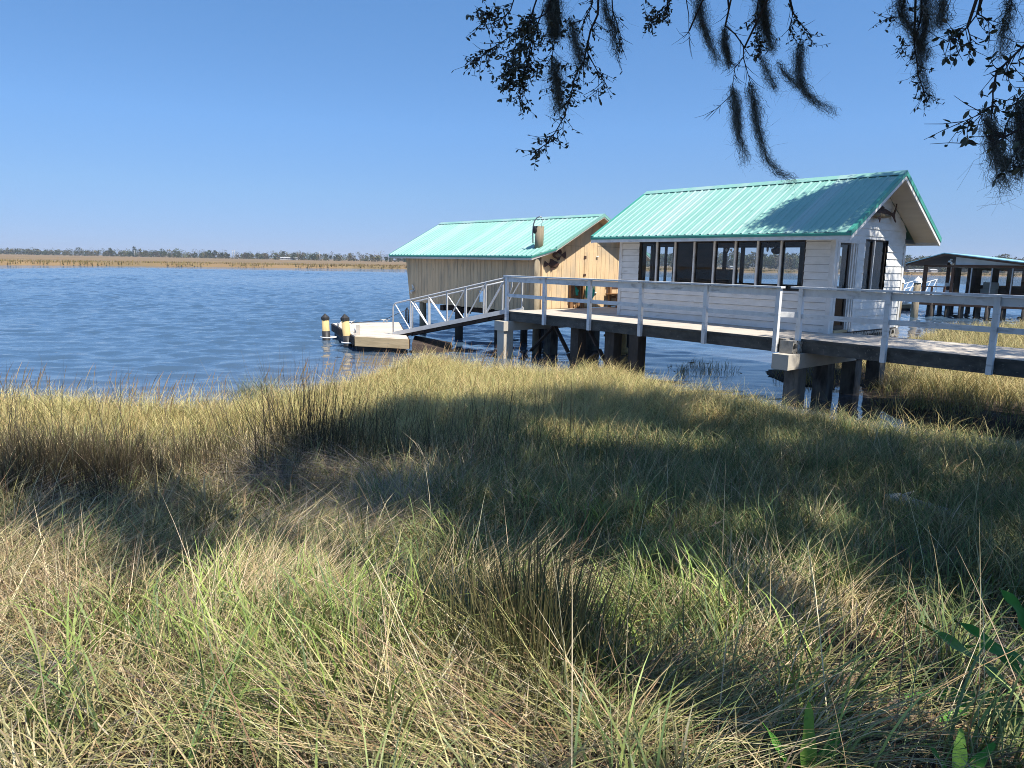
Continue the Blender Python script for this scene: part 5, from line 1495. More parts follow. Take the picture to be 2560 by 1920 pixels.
leafy((.97, 2.06), [(1.7, .34, .045, .08, .1, .0), (2.6, .28, .04, .45, .3, 0), (.6, .27, .045, .5, .4, 0), (3.4, .24, .04, .9, .3, 0), (5.2, .25, .05, .9, .4, 0), (0.1, .24, .04, .85, .4, 0)], 'small lance leaved plant at the bottom edge right of the olive rush', 'lance_leaf_plant')
leafy((1.45, 2.06), [(1.2, .20, .035, .2, .2, 0), (2.6, .18, .03, .5, .3, 0), (.3, .2, .035, .6, .3, 0), (4.2, .16, .035, .8, .3, 0)], 'tiny green sprout at the bottom edge between the two larger leafy plants', 'green_sprout')

# driftwood log
m = MB()
lz = lambda x, y: float(ground_z(np.array([[x, y]]))[0])
pts = [(3.66, 6.75), (3.72, 6.60), (3.82, 6.45), (3.92, 6.2), (4.0, 5.95), (4.06, 5.78)]
m.tube([(x + random.uniform(-.012, .012), y, lz(x, y) + .10 + .03 * (i < 2)) for i, (x, y) in enumerate(pts)], [.035, .066, .05, .058, .04, .012], 9)
m.tube([(3.74, 6.6, lz(3.74, 6.6) + .11), (3.82, 6.66, lz(3.86, 6.66) + .16), (3.87, 6.64, lz(3.9, 6.6) + .19)], [.035, .026, .008], 7)
m.tube([(3.95, 6.1, lz(3.95, 6.1) + .11), (3.88, 6.04, lz(3.9, 6.0) + .15), (3.84, 6.0, lz(3.85, 6.0) + .16)], [.03, .02, .006], 7)
solo('driftwood_log', m, M['driftwood'], 'bleached white driftwood log lying in the shaded grass at the right', 'log', (3.85, 6.2, lz(3.85, 6.2)))

# ------------------------------------------------------------------ live oak over the viewer, with hanging twigs
TWIGS = [
(0.012,[(0.77,7.55,5.52),(0.77,7.51,5.24),(0.7,7.48,5.08),(0.67,7.45,4.93),(0.64,7.43,4.78),(0.58,7.41,4.69),(0.55,7.4,4.6),(0.52,7.37,4.45),(0.46,7.34,4.25),(0.37,7.31,4.09),(0.28,7.29,3.98),(0.21,7.28,3.93)],1.3),
(0.009,[(0.75,7.66,5.55),(0.71,7.62,5.33),(0.65,7.6,5.22),(0.55,7.6,5.19)],1),
(0.008,[(0.92,7.77,5.59),(0.94,7.72,5.33),(0.99,7.7,5.21),(1.01,7.68,5.07),(1.02,7.66,4.96),(0.99,7.64,4.83)],.35),
(0.006,[(0.68,7.44,4.86),(0.77,7.41,4.7),(0.84,7.4,4.63),(0.85,7.39,4.57),(0.77,7.38,4.51),(0.76,7.36,4.41)],.9),
(0.009,[(0.34,7.44,5.47),(0.26,7.4,5.2),(0.1,7.38,5.11),(-0.02,7.37,5.02),(-0.18,7.35,4.91),(-0.33,7.33,4.8),(-0.41,7.32,4.74)],1.6),
(0.009,[(0.21,7.33,5.43),(0.11,7.28,5.12),(0.05,7.25,4.95),(-0.02,7.22,4.78),(-0.06,7.2,4.65),(-0.07,7.18,4.52)],2.6),
(0.007,[(0.24,7.4,5.24),(0.17,7.37,5.07),(0.12,7.34,4.9),(0.09,7.32,4.72),(0.04,7.29,4.56),(0.01,7.26,4.39)],2.4),
(0.007,[(-0.01,7.55,5.5),(-0.08,7.51,5.26),(-0.16,7.5,5.18),(-0.27,7.5,5.21),(-0.34,7.49,5.14)],2.0),
(0.007,[(0.39,7.65,5.49),(0.4,7.6,5.18),(0.36,7.57,5.0),(0.33,7.54,4.83),(0.35,7.51,4.69),(0.41,7.49,4.56),(0.42,7.46,4.38)],1.5),
(0.012,[(2.45,9.17,6.1),(2.48,9.13,5.84),(2.44,9.1,5.65),(2.56,9.08,5.55),(2.66,9.05,5.41),(2.66,9.03,5.28),(2.56,9.01,5.15),(2.54,8.97,4.93)],0),
(0.007,[(2.66,9.03,5.28),(2.71,9.0,5.11),(2.77,8.98,4.94)],0),
(0.006,[(2.67,9.05,5.39),(2.74,9.04,5.3),(2.87,9.03,5.27)],0),
(0.006,[(2.44,9.09,5.63),(2.43,9.06,5.43),(2.49,9.03,5.25),(2.54,9.02,5.2)],0),
(0.008,[(1.97,9.28,6.13),(2.03,9.22,5.8),(2.04,9.17,5.49)],0),
(0.005,[(2.04,9.19,5.61),(1.97,9.17,5.51)],0),
(0.005,[(2.54,8.96,4.85),(2.37,8.93,4.69),(2.23,8.91,4.58)],0),
(0.009,[(3.14,9.07,6.07),(3.2,9.01,5.77),(3.27,9.0,5.67),(3.4,8.98,5.54),(3.43,8.95,5.38)],.7),
(0.006,[(3.2,9.01,5.76),(3.16,8.99,5.6),(3.26,8.95,5.41)],.8),
(0.008,[(1.9,9.39,6.16),(1.76,9.34,5.87),(1.59,9.32,5.75)],2.6),
(0.007,[(2.81,9.06,6.04),(2.76,9.0,5.66),(2.78,8.96,5.47),(2.85,8.94,5.3)],1.5),
(0.011,[(4.47,8.64,5.95),(4.47,8.58,5.62),(4.4,8.53,5.31),(4.46,8.47,4.95),(4.53,8.44,4.77)],1.2),
(0.006,[(4.33,8.63,5.92),(4.23,8.58,5.61),(4.09,8.58,5.59)],1.2),
(0.005,[(4.4,8.53,5.31),(4.26,8.53,5.29),(4.23,8.51,5.21)],1.0),
(0.007,[(3.54,5.94,5.0),(3.5,5.9,4.78),(3.43,5.89,4.68),(3.36,5.88,4.61),(3.29,5.87,4.56)],1.6),
(0.005,[(3.5,5.9,4.78),(3.59,5.9,4.74),(3.66,5.9,4.72)],1.5),
(0.005,[(3.43,5.89,4.68),(3.46,5.87,4.58),(3.38,5.86,4.51),(3.31,5.85,4.46),(3.24,5.85,4.47)],1.0),
(0.009,[(3.39,4.93,4.39),(3.25,4.91,4.29),(3.15,4.89,4.19),(3.06,4.88,4.1),(3.04,4.86,3.98),(3.04,4.84,3.89),(2.95,4.83,3.83),(2.84,4.82,3.78)],1.3),
(0.006,[(3.04,4.84,3.89),(3.03,4.83,3.8),(3.01,4.82,3.76)],1.5),
(0.006,[(3.33,4.73,3.81),(3.19,4.71,3.74),(3.05,4.71,3.68),(2.93,4.7,3.63),(2.85,4.7,3.63)],.5),
(0.006,[(3.4,4.87,4.07),(3.27,4.86,4.01),(3.2,4.85,3.93),(3.18,4.83,3.84),(3.15,4.83,3.82)],1.6),
(0.006,[(3.41,4.8,3.65),(3.3,4.79,3.59),(3.19,4.78,3.55),(3.14,4.78,3.51)],1.2),
]
MOSS = [
(0.20,1200,[(0.33,7.54,5.44),(0.33,7.5,5.24),(0.35,7.47,5.05)],'broad grey moss beard thick among the leaves at the top of the left twig cluster'),
(0.10,350,[(0.49,7.5,5.2),(0.54,7.47,5.02),(0.58,7.44,4.88),(0.62,7.42,4.77)],'slim dark moss strand slanting across the right side of the left twig cluster'),
(0.09,450,[(0.35,7.44,4.84),(0.36,7.41,4.67),(0.39,7.38,4.51),(0.4,7.35,4.32)],'pale moss tassel hanging low in the middle of the left twig cluster'),
(0.09,350,[(0.83,7.76,5.52),(0.88,7.72,5.31),(0.95,7.7,5.18),(0.98,7.66,4.95)],'wispy moss strand on the bare twig at the right of the left cluster'),
(0.16,700,[(2.12,9.16,6.04),(2.15,9.11,5.74),(2.21,9.08,5.55),(2.28,9.05,5.4),(2.36,9.02,5.22)],'long tapering moss beard left of the forked bare twig'),
(0.09,450,[(2.44,9.1,5.65),(2.43,9.06,5.45),(2.49,9.02,5.22)],'narrow dark moss sleeve wrapped on the forked bare twig'),
(0.20,1100,[(2.87,9.16,6.05),(2.89,9.11,5.76),(2.92,9.09,5.59),(3.0,9.05,5.4)],'wide dark moss curtain at the top edge right of the forked twig'),
(0.08,250,[(2.87,9.04,5.32),(2.94,9.01,5.13),(3.03,8.97,4.93)],'small pale moss tuft ending the side twig of the forked branch'),
(0.06,200,[(3.07,9.03,5.26),(3.15,9.0,5.1),(3.23,8.99,5.03),(3.31,8.98,4.97)],'thin moss strand running down to the hooked moss beard'),
(0.13,800,[(3.31,8.96,5.46),(3.28,8.93,5.26),(3.28,8.89,5.05),(3.36,8.86,4.86),(3.48,8.84,4.75),(3.69,8.83,4.65)],'dense moss beard whose thin tail hooks out to the right'),
(0.13,750,[(2.53,8.98,4.95),(2.58,8.94,4.72),(2.61,8.88,4.4),(2.71,8.83,4.1)],'left moss beard of the low hanging pair'),
(0.13,900,[(2.74,8.98,4.99),(2.81,8.94,4.72),(2.85,8.88,4.4),(2.94,8.84,4.14),(3.09,8.81,3.95),(3.27,8.79,3.86)],'right moss beard of the low hanging pair, with a tail reaching the cottage roof'),
(0.14,650,[(4.2,8.63,5.89),(4.26,8.58,5.61),(4.41,8.55,5.4),(4.55,8.51,5.19)],'grey slanting moss band in front of the dark beard above the cottage gable'),
(0.16,1000,[(4.51,8.63,5.9),(4.53,8.57,5.56),(4.46,8.52,5.25),(4.49,8.48,5.01),(4.58,8.43,4.73)],'dark moss beard hanging above the cottage gable'),
(0.06,250,[(3.24,5.93,4.95),(3.23,5.91,4.83),(3.22,5.9,4.72)],'short moss tuft at the top edge between the gable beard and the big leaves'),
(0.05,250,[(3.75,5.94,4.96),(3.74,5.9,4.76),(3.7,5.88,4.66),(3.71,5.86,4.51)],'thin moss thread hanging right of the big leaves'),
(0.07,450,[(3.0,4.84,3.85),(3.03,4.81,3.72),(3.07,4.79,3.58),(3.13,4.76,3.42)],'loose grey moss under the leafy branch at the right edge'),
(0.09,550,[(3.22,4.85,3.96),(3.22,4.82,3.75),(3.25,4.78,3.51)],'darker moss bunch at the very right edge'),
]
oak = thing('live_oak', 'live oak whose leafy mossy branches hang into the top of the view', 'tree', (6.2, -3.2, 1.2))
HUB = Vector((5.6, -2.4, 4.6))
m = MB(); m.tube([(6.2, -3.2, 1.0), (6.15, -3.1, 1.6), (6.0, -2.9, 3.0), HUB], [.75, .55, .46, .42], 14); part('trunk', m, M['bark'], oak)
LF, LFC = [], []
def leaf_cards(P, ln, wd, col, droop=.25, rng=RNG):
    """bent two-quad leaves at points P"""
    N = len(P)
    a = rng.uniform(0, 6.28, N); e = rng.normal(-droop, .6, N)
    d = np.c_[np.cos(a) * np.cos(e), np.sin(a) * np.cos(e), np.sin(e)]
    r = rng.normal(0, 1, (N, 3)); s = np.cross(d, r); s /= np.linalg.norm(s, axis=1)[:, None] + 1e-9
    ln = np.asarray(ln)[:, None]; wd = np.asarray(wd)[:, None]
    nrm = np.cross(d, s)
    V = np.stack([P, P + d * ln * .35 + s * wd * .5 + nrm * wd * .12, P + d * ln * .75 + s * wd * .42 + nrm * wd * .1, P + d * ln,
                  P + d * ln * .75 - s * wd * .42 + nrm * wd * .1, P + d * ln * .35 - s * wd * .5 + nrm * wd * .12], 1).reshape(-1, 3)
    k = np.arange(N)[:, None] * 6
    F = np.concatenate([k + np.array([[0, 1, 2, 3]]), k + np.array([[0, 3, 4, 5]])])
    return V, F, np.repeat(col, 6, axis=0)
OAKC = [(0.030, 0.042, 0.018), (0.042, 0.055, 0.022), (0.025, 0.034, 0.016), (0.06, 0.06, 0.03)]
tw = MB()
leafP, leafL = [], []
for r, pts, dens in TWIGS:
    pts = [Vector(p) for p in pts]
    if pts[0].x > 2.8 and pts[0].y < 6.5: dens *= .6
    tw.tube(pts, [r * (1 - .72 * i / (len(pts) - 1)) for i in range(len(pts))], 5)
    D = pts[0].y
    big = 1.5 if D < 6.5 else 1.0
    total = sum((b - a).length for a, b in zip(pts[:-1], pts[1:]))
    for k in range(int(total * (20 + 22 * dens))):      # side twigs
        u = random.uniform(.12, 1) * (len(pts) - 1)
        i = min(int(u), len(pts) - 2)
        p = pts[i].lerp(pts[i + 1], u - i)
        d = (pts[i + 1] - pts[i]).normalized()
        q = Vector((random.gauss(0, 1), random.gauss(0, .9), random.gauss(-.15, .8))).normalized()
        dd = (d * .9 + q * .9).normalized()
        l = random.uniform(.06, .26)
        e1 = p + dd * l * .55 + Vector((0, 0, random.uniform(-.02, .02))); e2 = e1 + (dd + q * .5).normalized() * l * .5
        tw.tube([p, e1, e2], [.0035, .0026, .0015], 4, False)
        if dens > 0:
            for j in range(np.random.RandomState(k + int(total * 100)).poisson(2.6 * dens + .6)):
                t = random.uniform(.2, 1)
                w = (p.lerp(e1, t * 2) if t < .5 else e1.lerp(e2, t * 2 - 1))
                leafP.append(tuple(w)); leafL.append(random.uniform(.032, .058) * (1.25 if big > 1 else 1.0))
part('twigs', tw, M['twig'], oak)
leafP, leafL = np.array(leafP), np.array(leafL)
V, F, C = leaf_cards(leafP, leafL, leafL * RNG.uniform(.34, .5, len(leafP)), pick(OAKC, len(leafP)), .5)
np_obj('hanging_leaves', V, F, C, M['leaf'], oak, (6.2, -3.2, 1.2))

# limbs and the crown overhead that shades the bank, the pier and the cottage roof
def bez(a, b, sag, n=7):
    a, b = Vector(a), Vector(b)
    mid = a.lerp(b, .5) + Vector((random.uniform(-.5, .5), random.uniform(-.5, .5), sag))
    return [a * (1 - t) ** 2 + mid * 2 * t * (1 - t) + b * t * t for t in [i / n for i in range(n + 1)]]
limbs = [(( 0.5, 6.6, 7.0), 1.8), ((3.0, 8.4, 7.6), 1.5), ((4.8, 8.6, 7.6), 1.4), ((3.6, 5.6, 6.6), 1.4), ((5.0, 4.6, 5.4), .8), ((9.5, 11.0, 9.2), 1.6), ((-1.5, 4.5, 7.4), 2.2), ((8.8, 3.0, 8.0), 1.8), ((2.0, 1.0, 7.2), 1.8), ((6.5, -7.5, 8.2), 2.0), ((10.5, -4.0, 8), 2.0), ((1.2, -4.5, 8), 2.0)]
m = MB()
for e, sag in limbs:
    p = bez(HUB, e, sag); m.tube(p, [.24 * (1 - .86 * i / (len(p) - 1)) + .012 for i in range(len(p))], 9)
tops = [pts[0] for r, pts, d in TWIGS if pts[0][2] > 5.3 or r >= .009 or pts[0][0] > 3.3]
for t in tops:
    t = Vector(t)
    best = min([Vector(e) for e, s in limbs], key=lambda q: (q - t).length)
    pt = bez(best, t, .25, 5)
    m.tube(pt, [.028 - .0035 * i for i in range(6)], 6)
part('limb', m, M['bark'], oak)
# shade map on the ground (x, y): where the crown blocks the sun
SHADE = [np.array([(-3.0, 9.9), (-2.3, 11.6), (-1.7, 13.2), (-.8, 12.3), (.95, 14.0), (2.5, 13.7), (3.6, 13.3), (4.7, 11.5), (6.5, 9.0), (7.4, 12.4), (10.2, 11.8), (12, 8), (9, 2), (6, -1), (2.6, .9), (2.2, 2.2), (2.5, 3.4), (1.6, 4.5), (.6, 4.7), (-.3, 4.5), (-.95, 5.7), (-1.8, 5.6), (-2.9, 6.9), (-2.6, 8.1)]),
         np.array([(-7.5, 7.0), (-7.0, 7.6), (-5.2, 7.0), (-4.2, 6.8), (-3.0, 6.2), (-1.9, 4.6), (-2.4, 4.2), (-3.4, 5.0), (-4.6, 6.0)])]
HOLES = [(.9, 10.4, .75, 1.2), (2.2, 9.6, .6, .5), (1.95, 5.9, .6, .9), (3.2, 11.9, .4, .6), (-1.2, 7.5, .35, .3), (.2, 12.6, .5, .4), (2.9, 3.6, .3, .3), (3.9, 9.9, .35, .4), (1.2, 7.6, .2, .25), (3.2, 7.2, .2, .25), (-1.9, 7.2, .35, .3), (1.0, 5.6, .2, .2), (3.3, 5.0, .3, .3), (4.6, 7.9, .3, .3), (2.6, 2.6, .3, .3), (-.3, 6.3, .25, .25)]
def shade_prob(P):
    s = np.zeros(len(P))
    for pl in SHADE:
        s = np.maximum(s, np.clip(.5 + sdist(P, pl) / .3, 0, 1))
    for x, y, a, b in HOLES:
        s *= 1 - .97 * np.clip(1.5 - np.hypot((P[:, 0] - x) / a, (P[:, 1] - y) / b), 0, 1)
    # dapples
    return s
SV = np.array(SUNV)
pos = []
CW = Matrix((r2, u2, -f_))
def outside_view(Q, marg=.045):
    d = Q - np.array(EYE)
    z = d @ np.array(f_); x = d @ np.array(r2); y = d @ np.array(u2)
    inside = (z > .1) & (np.abs(x / np.maximum(z, .01)) < .711 + marg) & (y / np.maximum(z, .01) < .533 + marg) & (y / np.maximum(z, .01) > -.6)
    return ~inside
# clusters over the bank and walkway
G = np.c_[RNG.uniform(-6, 12.5, 14000), RNG.uniform(-3, 15, 14000)]
G = G[RNG.uniform(0, 1, len(G)) < shade_prob(G) ** 2]
base = np.c_[G, np.full(len(G), .45)]
t = (RNG.uniform(6.4, 9.6, len(G)) - .45) / SV[2]
Q = base + SV[None] * t[:, None]
ok = outside_view(Q, .10)
pos.append(Q[ok][:3600])
# clusters that shade the end of the cottage roof and the gable
rp_ = np.array([(5.45, 17.34, 3.71), (6.65, 17.76, 4.43), (7.98, 17.41, 4.92), (8.7, 16.65, 4.96), (6.97, 15.31, 3.64), (6.3, 16.19, 3.67)])
w = RNG.dirichlet(np.ones(6) * .8, 520)
R_ = w @ rp_
Q = R_ + SV[None] * (RNG.uniform(9.0, 11.6, len(R_)) - R_[:, 2])[:, None] / SV[2]
pos.append(Q[outside_view(Q, .06)])
Gd = np.c_[RNG.uniform(5.2, 12, 900), RNG.uniform(8, 17, 900)]
dpoly = np.array([(5.6, 14.9), (6.3, 16.2), (7.7, 16.6), (8.5, 15.9), (9.9, 13.9), (12, 11.2), (10.6, 8.6), (8.3, 11.7)])
Gd = Gd[(sdist(Gd, dpoly) > -.1) & (RNG.uniform(0, 1, 900) < .8)]
Q = np.c_[Gd, np.full(len(Gd), 1.4)] + SV[None] * ((RNG.uniform(8.0, 10.8, len(Gd)) - 1.4) / SV[2])[:, None]
pos.append(Q[outside_view(Q, .06)])
Gw = np.c_[RNG.uniform(6.8, 9.9, 210), RNG.uniform(15.2, 17.8, 210), RNG.uniform(1.4, 3.2, 210)]
Q = Gw + SV[None] * (RNG.uniform(9.0, 11.6, len(Gw)) - Gw[:, 2])[:, None] / SV[2]
pos.append(Q[outside_view(Q, .06)])
# foliage above the hanging twigs keeps them in shade
tp_ = np.array([p for r, pts, d in TWIGS for p in pts] + [p for w0, n0, pa, l0 in MOSS for p in pa] * 3)
tp_ = np.repeat(tp_, 2, axis=0)
Q = tp_ + SV[None] * RNG.uniform(1.6, 4.5, (len(tp_), 1)) + RNG.normal(0, .07, tp_.shape)
pos.append(Q[outside_view(Q, .06)])
# rest of the crown behind and above the viewer
B_ = np.c_[RNG.normal(9.0, 2.6, 220), RNG.normal(-6.5, 2.2, 220), RNG.uniform(6.5, 11, 220)]
pos.append(B_)
cl = np.concatenate(pos)
k = RNG.poisson(66, len(cl))
idx = np.repeat(np.arange(len(cl)), k)
P = cl[idx] + RNG.normal(0, .155, (len(idx), 3))
P = P[outside_view(P, .02)]
ln = RNG.uniform(.075, .12, len(P))
V, F, C = leaf_cards(P, ln, ln * .5, pick(OAKC, len(P)), .1)
np_obj('crown', V, F, C, M['leaf'], oak, (6.2, -3.2, 1.2))

# Spanish moss: curly strands hanging from the twigs
MOSSC = [(0.16, 0.17, 0.14), (0.12, 0.125, 0.10), (0.22, 0.225, 0.19), (0.08, 0.085, 0.068)]
def moss_strands(path, width, n):
    path = np.array(path, float)
    L_ = np.r_[0, np.cumsum(np.linalg.norm(np.diff(path, axis=0), axis=1))]
    tot = L_[-1]
    K = 10
    t0 = RNG.beta(.9, 1.7, n) * .96
    sl_ = RNG.uniform(.08, .42, n)
    s = np.clip(t0[:, None] * tot + np.linspace(0, 1, K + 1)[None] * sl_[:, None], 0, tot * 1.03)
    C = np.stack([np.interp(s, L_, path[:, i]) for i in range(3)], -1)
    over = np.clip(s - tot, 0, None); C[:, :, 2] -= over
    wv = width * .5 * np.interp(s / tot, [0, .12, .45, .75, 1], [.45, 1, .72, .30, .07])
    off = RNG.normal(0, .5, (n, 1, 3)) * np.where(RNG.uniform(0, 1, (n, 1, 1)) < .62, .5, 1.55) * wv[:, :, None] * (1 + .35 * np.sin(s * 23 + path[0][0] * 9))[:, :, None]
    off[:, :, 2] *= .3
    C = C + off
    wig = np.cumsum(RNG.normal(0, .012, (n, K + 1, 3)), 1) + RNG.normal(0, .009, (n, K + 1, 3))
    C = C + wig
    return C
def ribbons(C, w, col):
    n, K1, _ = C.shape
    d = np.gradient(C, axis=1)
    r = RNG.normal(0, 1, (n, 1, 3)); s = np.cross(d, r); s /= np.linalg.norm(s, axis=2)[:, :, None] + 1e-9
    o = s * w[:, None, None] * np.linspace(1, .5, K1)[None, :, None]
    V = np.stack([C - o, C + o], 2).reshape(-1, 3)
    i = np.arange(n)[:, None] * K1 * 2 + np.arange(K1 - 1)[None] * 2
    F = np.stack([i, i + 1, i + 3, i + 2], -1).reshape(-1, 4)
    return V, F, np.repeat(col, K1 * 2, axis=0)
for wdt, n, path, lb in MOSS:
    n = int(n * .62)
    C1 = moss_strands(path, wdt * .82, n)
    # short side hairs
    nh = int(n * 2.4)
    src = C1[RNG.integers(0, n, nh), RNG.integers(0, 11, nh)]
    dirn = RNG.normal(0, 1, (nh, 3)); dirn[:, 2] -= .5; dirn /= np.linalg.norm(dirn, axis=1)[:, None]
    hl = RNG.gamma(2, .018, nh)
    bend = RNG.normal(0, .35, (nh, 3))
    bend2 = bend + RNG.normal(0, .5, (nh, 3))
    C2 = np.stack([src, src + dirn * hl[:, None] * .4, src + (dirn * .8 + bend) * hl[:, None], src + (dirn * 1.1 + bend + bend2) * hl[:, None]], 1)
    V, F, C = merge([ribbons(C1, RNG.uniform(.0009, .0022, n), pick(MOSSC, n)), ribbons(C2, RNG.uniform(.0007, .0013, nh), pick(MOSSC, nh))])
    o = np_obj('spanish_moss', V, F, C, M['moss'], loc=path[0])
    _tag(o, lb, 'spanish moss', 'spanish moss hanging from the oak', None)
# moss fallen on the ground
def fallen_moss(x, y, s, n, label, col):
    P = np.array([[x, y]]); z = float(ground_z(P)[0])
    c0_ = np.c_[RNG.normal(x, s, n), RNG.normal(y, s * .6, n), z + .06 + np.abs(RNG.normal(0, .05, n))]
    C1 = c0_[:, None] + np.cumsum(RNG.normal(0, .016, (n, 6, 3)), 1)
    V, F, C = ribbons(C1, RNG.uniform(.001, .002, n), pick(col, n))
    o = np_obj('fallen_moss', V, F, C, M['moss'], loc=(x, y, z))
    _tag(o, label, 'moss', 'moss clumps fallen on the ground', None)
GM = [(0.22, 0.215, 0.19), (0.16, 0.16, 0.145), (0.28, 0.265, 0.23)]
fallen_moss(2.75, 4.75, .16, 1800, 'grey clump of fallen moss below the driftwood log', GM)
fallen_moss(2.25, 3.2, .10, 1100, 'blue grey fallen moss clump behind the big broad leaved plant', GM)
fallen_moss(-2.0, 2.75, .12, 1100, 'small pale fallen moss clump in the straw at the lower left', GM)
fallen_moss(-.18, 3.75, .12, 1100, 'pale fallen moss clump behind the olive rush tussock', GM)

# ------------------------------------------------------------------ far shore
def clump_tree(P0, h, w, n, shape=0, rng=RNG, big=1.0):
    """triangles filling a tree's crown; shape 0 broad, 1 pine with a high crown"""
    t = rng.uniform(0, 1, n)
    if shape == 0:
        zc = .18 + .80 * t; rad = np.sqrt(np.clip(1 - ((t - .45) / .56) ** 2, .02, 1))
    else:
        zc = .45 + .55 * t; rad = np.sqrt(np.clip(1 - ((t - .4) / .62) ** 2, .02, 1)) * .75
    a = rng.uniform(0, 6.28, n); r = rad * np.sqrt(rng.uniform(.15, 1, n)) * w * .5 * (1 + .3 * np.sin(a * 3 + P0[0]) )
    c = np.c_[P0[0] + r * np.cos(a), P0[1] + r * np.sin(a), P0[2] + zc * h]
    sz = rng.uniform(.35, .85, n) * (.6 if h < 3 else 1)
    V = (c[:, None] + rng.normal(0, 1, (n, 3, 3)) * sz[:, None, None] * .75 * big).reshape(-1, 3)
    return V, np.arange(n * 3).reshape(-1, 3)
FARC = [(0.075, 0.085, 0.045), (0.055, 0.075, 0.04), (0.095, 0.095, 0.05), (0.12, 0.105, 0.065)]
def wood(xs, yoff, h0, h1, n, seed, zb=.9, names='far_woods', label='', tris=90, big=1.0):
    rg = np.random.default_rng(seed)
    Vs, Fs, Cs, k = [], [], [], 0
    for i in range(n):
        x = rg.uniform(*xs)
        y = poly_at(TREEL, x) + rg.uniform(*yoff)
        g = .5 + .5 * math.sin(x * .021 + seed) * math.sin(x * .053 + 2)
        h = (h0 + (h1 - h0) * rg.beta(1.6, 2.2) * (.55 + .6 * g)) * (1 if rg.uniform() > .3 else .5)
        V, F = clump_tree((x, y, zb - .4), h, h * rg.uniform(.7, 1.15), tris if h > 4 else tris // 2, 0 if rg.uniform() < .7 else 1, rg, big)
        c = pick([FARC[rg.integers(0, 4)]], 1) * rg.uniform(.8, 1.2)
        Vs.append(V); Fs.append(F + k); k += len(V)
        Cs.append(np.repeat(c * rg.uniform(.8, 1.2, (len(F), 1)), 3, axis=0))
    o = np_obj(names, np.concatenate(Vs), np.concatenate(Fs), np.concatenate(Cs), M['farleaf'])
    _tag(o, label, 'woods', None, 'stuff')
wood((-900, -60), (0, 60), 4.5, 9.5, 620, 1, label='grey green treeline behind the far marsh on the left', big=1.2)
wood((-60, 900), (0, 60), 8.5, 15.0, 1100, 2, label='taller treeline behind the far marsh on the right', tris=150, big=1.45)
wood((-1500, 900), (260, 520), 10, 16, 520, 3, label='second paler belt of trees further back', tris=70)
def shrubs():
    wood((-900, 900), (-12, 0), 1.4, 3.2, 700, 4, names='far_shrubs', label='low shrubs along the foot of the far treeline', tris=40)
shrubs()
# reeds along the far water's edge
def far_reeds():
    N = 26000
    x = RNG.uniform(-330, 330, N)
    y = np.interp(x, [p[0] for p in SHORE], [p[1] for p in SHORE]) + 3.0 * np.sin(x * .11) + 1.6 * np.sin(x * .37 + 1) + RNG.exponential(9, N)
    b = np.c_[x, y, np.full(N, .35)]
    g = np.clip(.5 + .5 * np.sin(x * .05) + .3 * np.sin(x * .17), 0, 1)[:, None]
    col = pick([(0.27, 0.195, 0.09), (0.22, 0.165, 0.075), (0.19, 0.145, 0.07)], N) * (1 - .4 * g) + pick([(0.18, 0.165, 0.07), (0.26, 0.215, 0.09)], N) * .4 * g
    return blades(b, RNG.uniform(.5, 1.15, N), RNG.uniform(.12, .4, N), RNG.uniform(0, 6.28, N), np.abs(RNG.normal(.1, .1, N)), RNG.uniform(0, .5, N), col, 2)
V, F, C = far_reeds()
o = np_obj('far_reeds', V, F, C, M['farleaf'])
_tag(o, 'tan reeds along the edge of the far marsh', 'reeds', None, 'stuff')

def at_dir(k):
    """point on the far treeline in the direction x/y = k"""
    for y in np.linspace(2500, 100, 4800):
        if poly_at(TREEL, k * y) >= y:
            return k * y, y
    return k * 700, 700.
def far_tree(k, h, w, shape, label):
    x, y = at_dir(k); y -= 8; 
    t = thing('pine_tree' if shape else 'broad_tree', label, 'tree', (x, y, .8), None, 'single trees standing out on the far shore')
    m = MB(); m.tube([(x, y, .6), (x, y, .8 + h * .6)], [.28, .14], 6); part('trunk', m, M['bark'], t)
    V, F = clump_tree((x, y, .6), h, w, 240, shape)
    c = pick([FARC[1]], 1)
    np_obj('crown', V, F, np.repeat(c * RNG.uniform(.7, 1.25, (len(F), 1)), 3, axis=0), M['farleaf'], t, (x, y, .8))
for k, h, w, s, lb in ((-.5904, 10.5, 9, 0, 'round far tree, leftmost of those rising clear above the distant treeline'), (-.5477, 10, 6, 1, 'pointed far pine right of the leftmost round tree'), (-.515, 12, 5.5, 1, 'tallest far pine at the left with a flat crown beside the white pole'),
    (-.4766, 9.5, 8, 0, 'broad far tree at the left end of the dark distant grove'), (-.4574, 10.2, 9, 0, 'broad far tree in the middle of the dark distant grove'), (-.4136, 8.8, 6, 1, 'far pine right of the dark distant grove'), (-.4054, 8.8, 6, 1, 'far pine at the right, paired with another pine by the two white poles'),
    (-.2987, 7.5, 6, 0, 'round far tree right of the low white roof'), (-.2713, 6.8, 6, 0, 'low round far tree next to the pole left of the boathouse')):
    far_tree(k, h, w, s, lb)
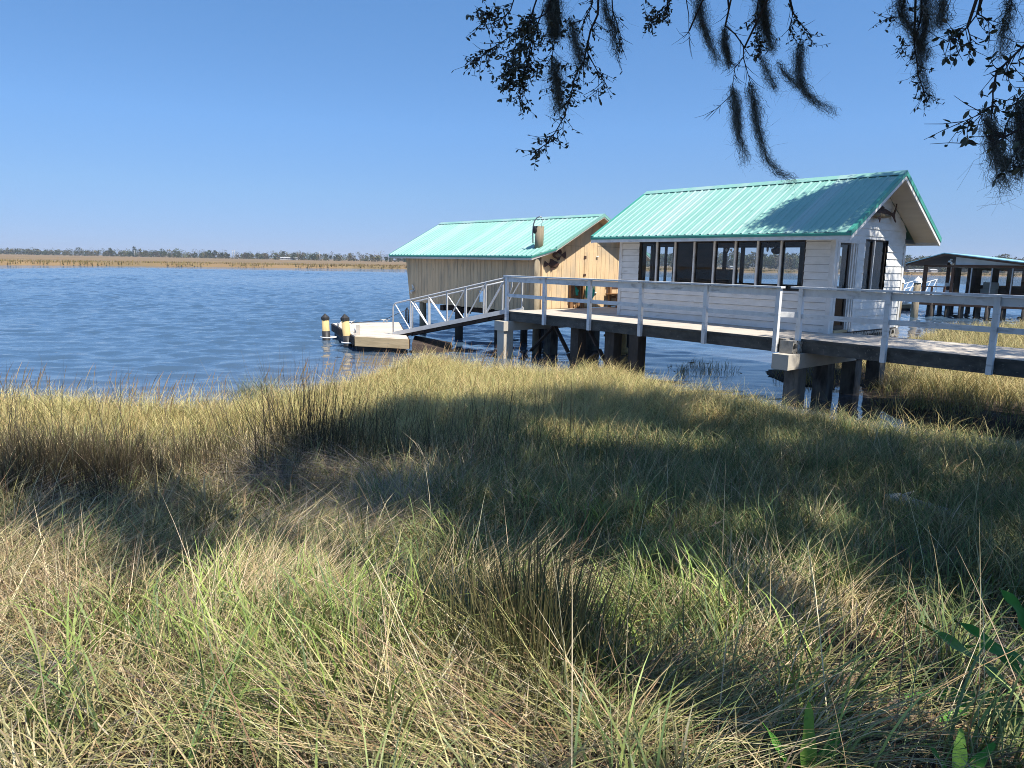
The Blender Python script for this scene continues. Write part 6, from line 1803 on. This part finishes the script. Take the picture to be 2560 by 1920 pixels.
for k, h, lb in ((-.5198, 7.5, 'white utility pole on the far marsh, leftmost'), (-.3856, 9.0, 'left white utility pole of the close pair on the far marsh'), (-.3828, 9.0, 'right white utility pole of the close pair on the far marsh'), (-.2664, 8.5, 'white utility pole between the low white roof and the boathouse'), (-.1618, 7, 'white utility pole just left of the boathouse eave')):
    x, y = at_dir(k); y -= 40; x = k * y
    m = MB(); m.tube([(x, y, .6), (x, y, .9 + h)], [.22, .16], 6)
    m.box(x - 1.0, x + 1.0, y - .08, y + .08, .9 + h * .93, .9 + h * .93 + .15)
    solo('utility_pole', m, M['farwhite'], lb, 'utility pole', (x, y, .6), None, 'utility poles on the far marsh')
def far_house(k, wd, h, label, back=-12):
    x, y = at_dir(k); y += back; x = k * y
    t = thing('far_house', label, 'house', (x, y, .8))
    m = MB(); m.box(x - wd / 2, x + wd / 2, y, y + 6, .7, .8 + h); part('wall', m, M['farwhite'], t)
    m = MB(); m.prism([(-.4, h), (6.4, h), (3, h + min(1.5, h * .55))], lambda u, v, tt: (x + tt, y + u, .8 + v), -wd / 2 - .4, wd / 2 + .4); part('roof', m, M['fargrey'], t)
    m = MB()
    for i in range(4): m.box(x - wd / 2 + (i + .35) * wd / 4, x - wd / 2 + (i + .75) * wd / 4, y - .03, y, 1.6, .8 + h * .8)
    part('window', m, M['darkframe'], t)
far_house(-.3096, 16, 1.9, 'long low white building in front of the distant trees at the left')
far_house(.5563, 6, 1.5, 'pale house low on the far shore just right of the cottage'); far_house(.5760, 4.5, 1.6, 'white far house seen between the dock house porch posts'); far_house(.545, 3.5, 1.3, 'tiny white shed on the far shore beside the cottage corner')
far_house(.30, 3.5, 1.4, 'white far house glimpsed through the cottage windows')

# ------------------------------------------------------------------ haze
HAZE = 0.0002
m = MB(); m.box(-2600, 2600, -120, 4300, -2.0, 40)
hm = bpy.data.materials.new('haze_air'); hm.use_nodes = True
t = hm.node_tree; t.nodes.clear()
ou = t.nodes.new("ShaderNodeOutputMaterial"); pv = t.nodes.new("ShaderNodeVolumePrincipled")
pv.inputs["Color"].default_value = (0.80, 0.88, 1.0, 1); pv.inputs["Density"].default_value = HAZE; pv.inputs["Anisotropy"].default_value = 0.2
t.links.new(pv.outputs[0], ou.inputs["Volume"])
solo('haze', m, hm, 'thin pale haze over the river', 'haze', (0, 0, -2), kind='stuff')
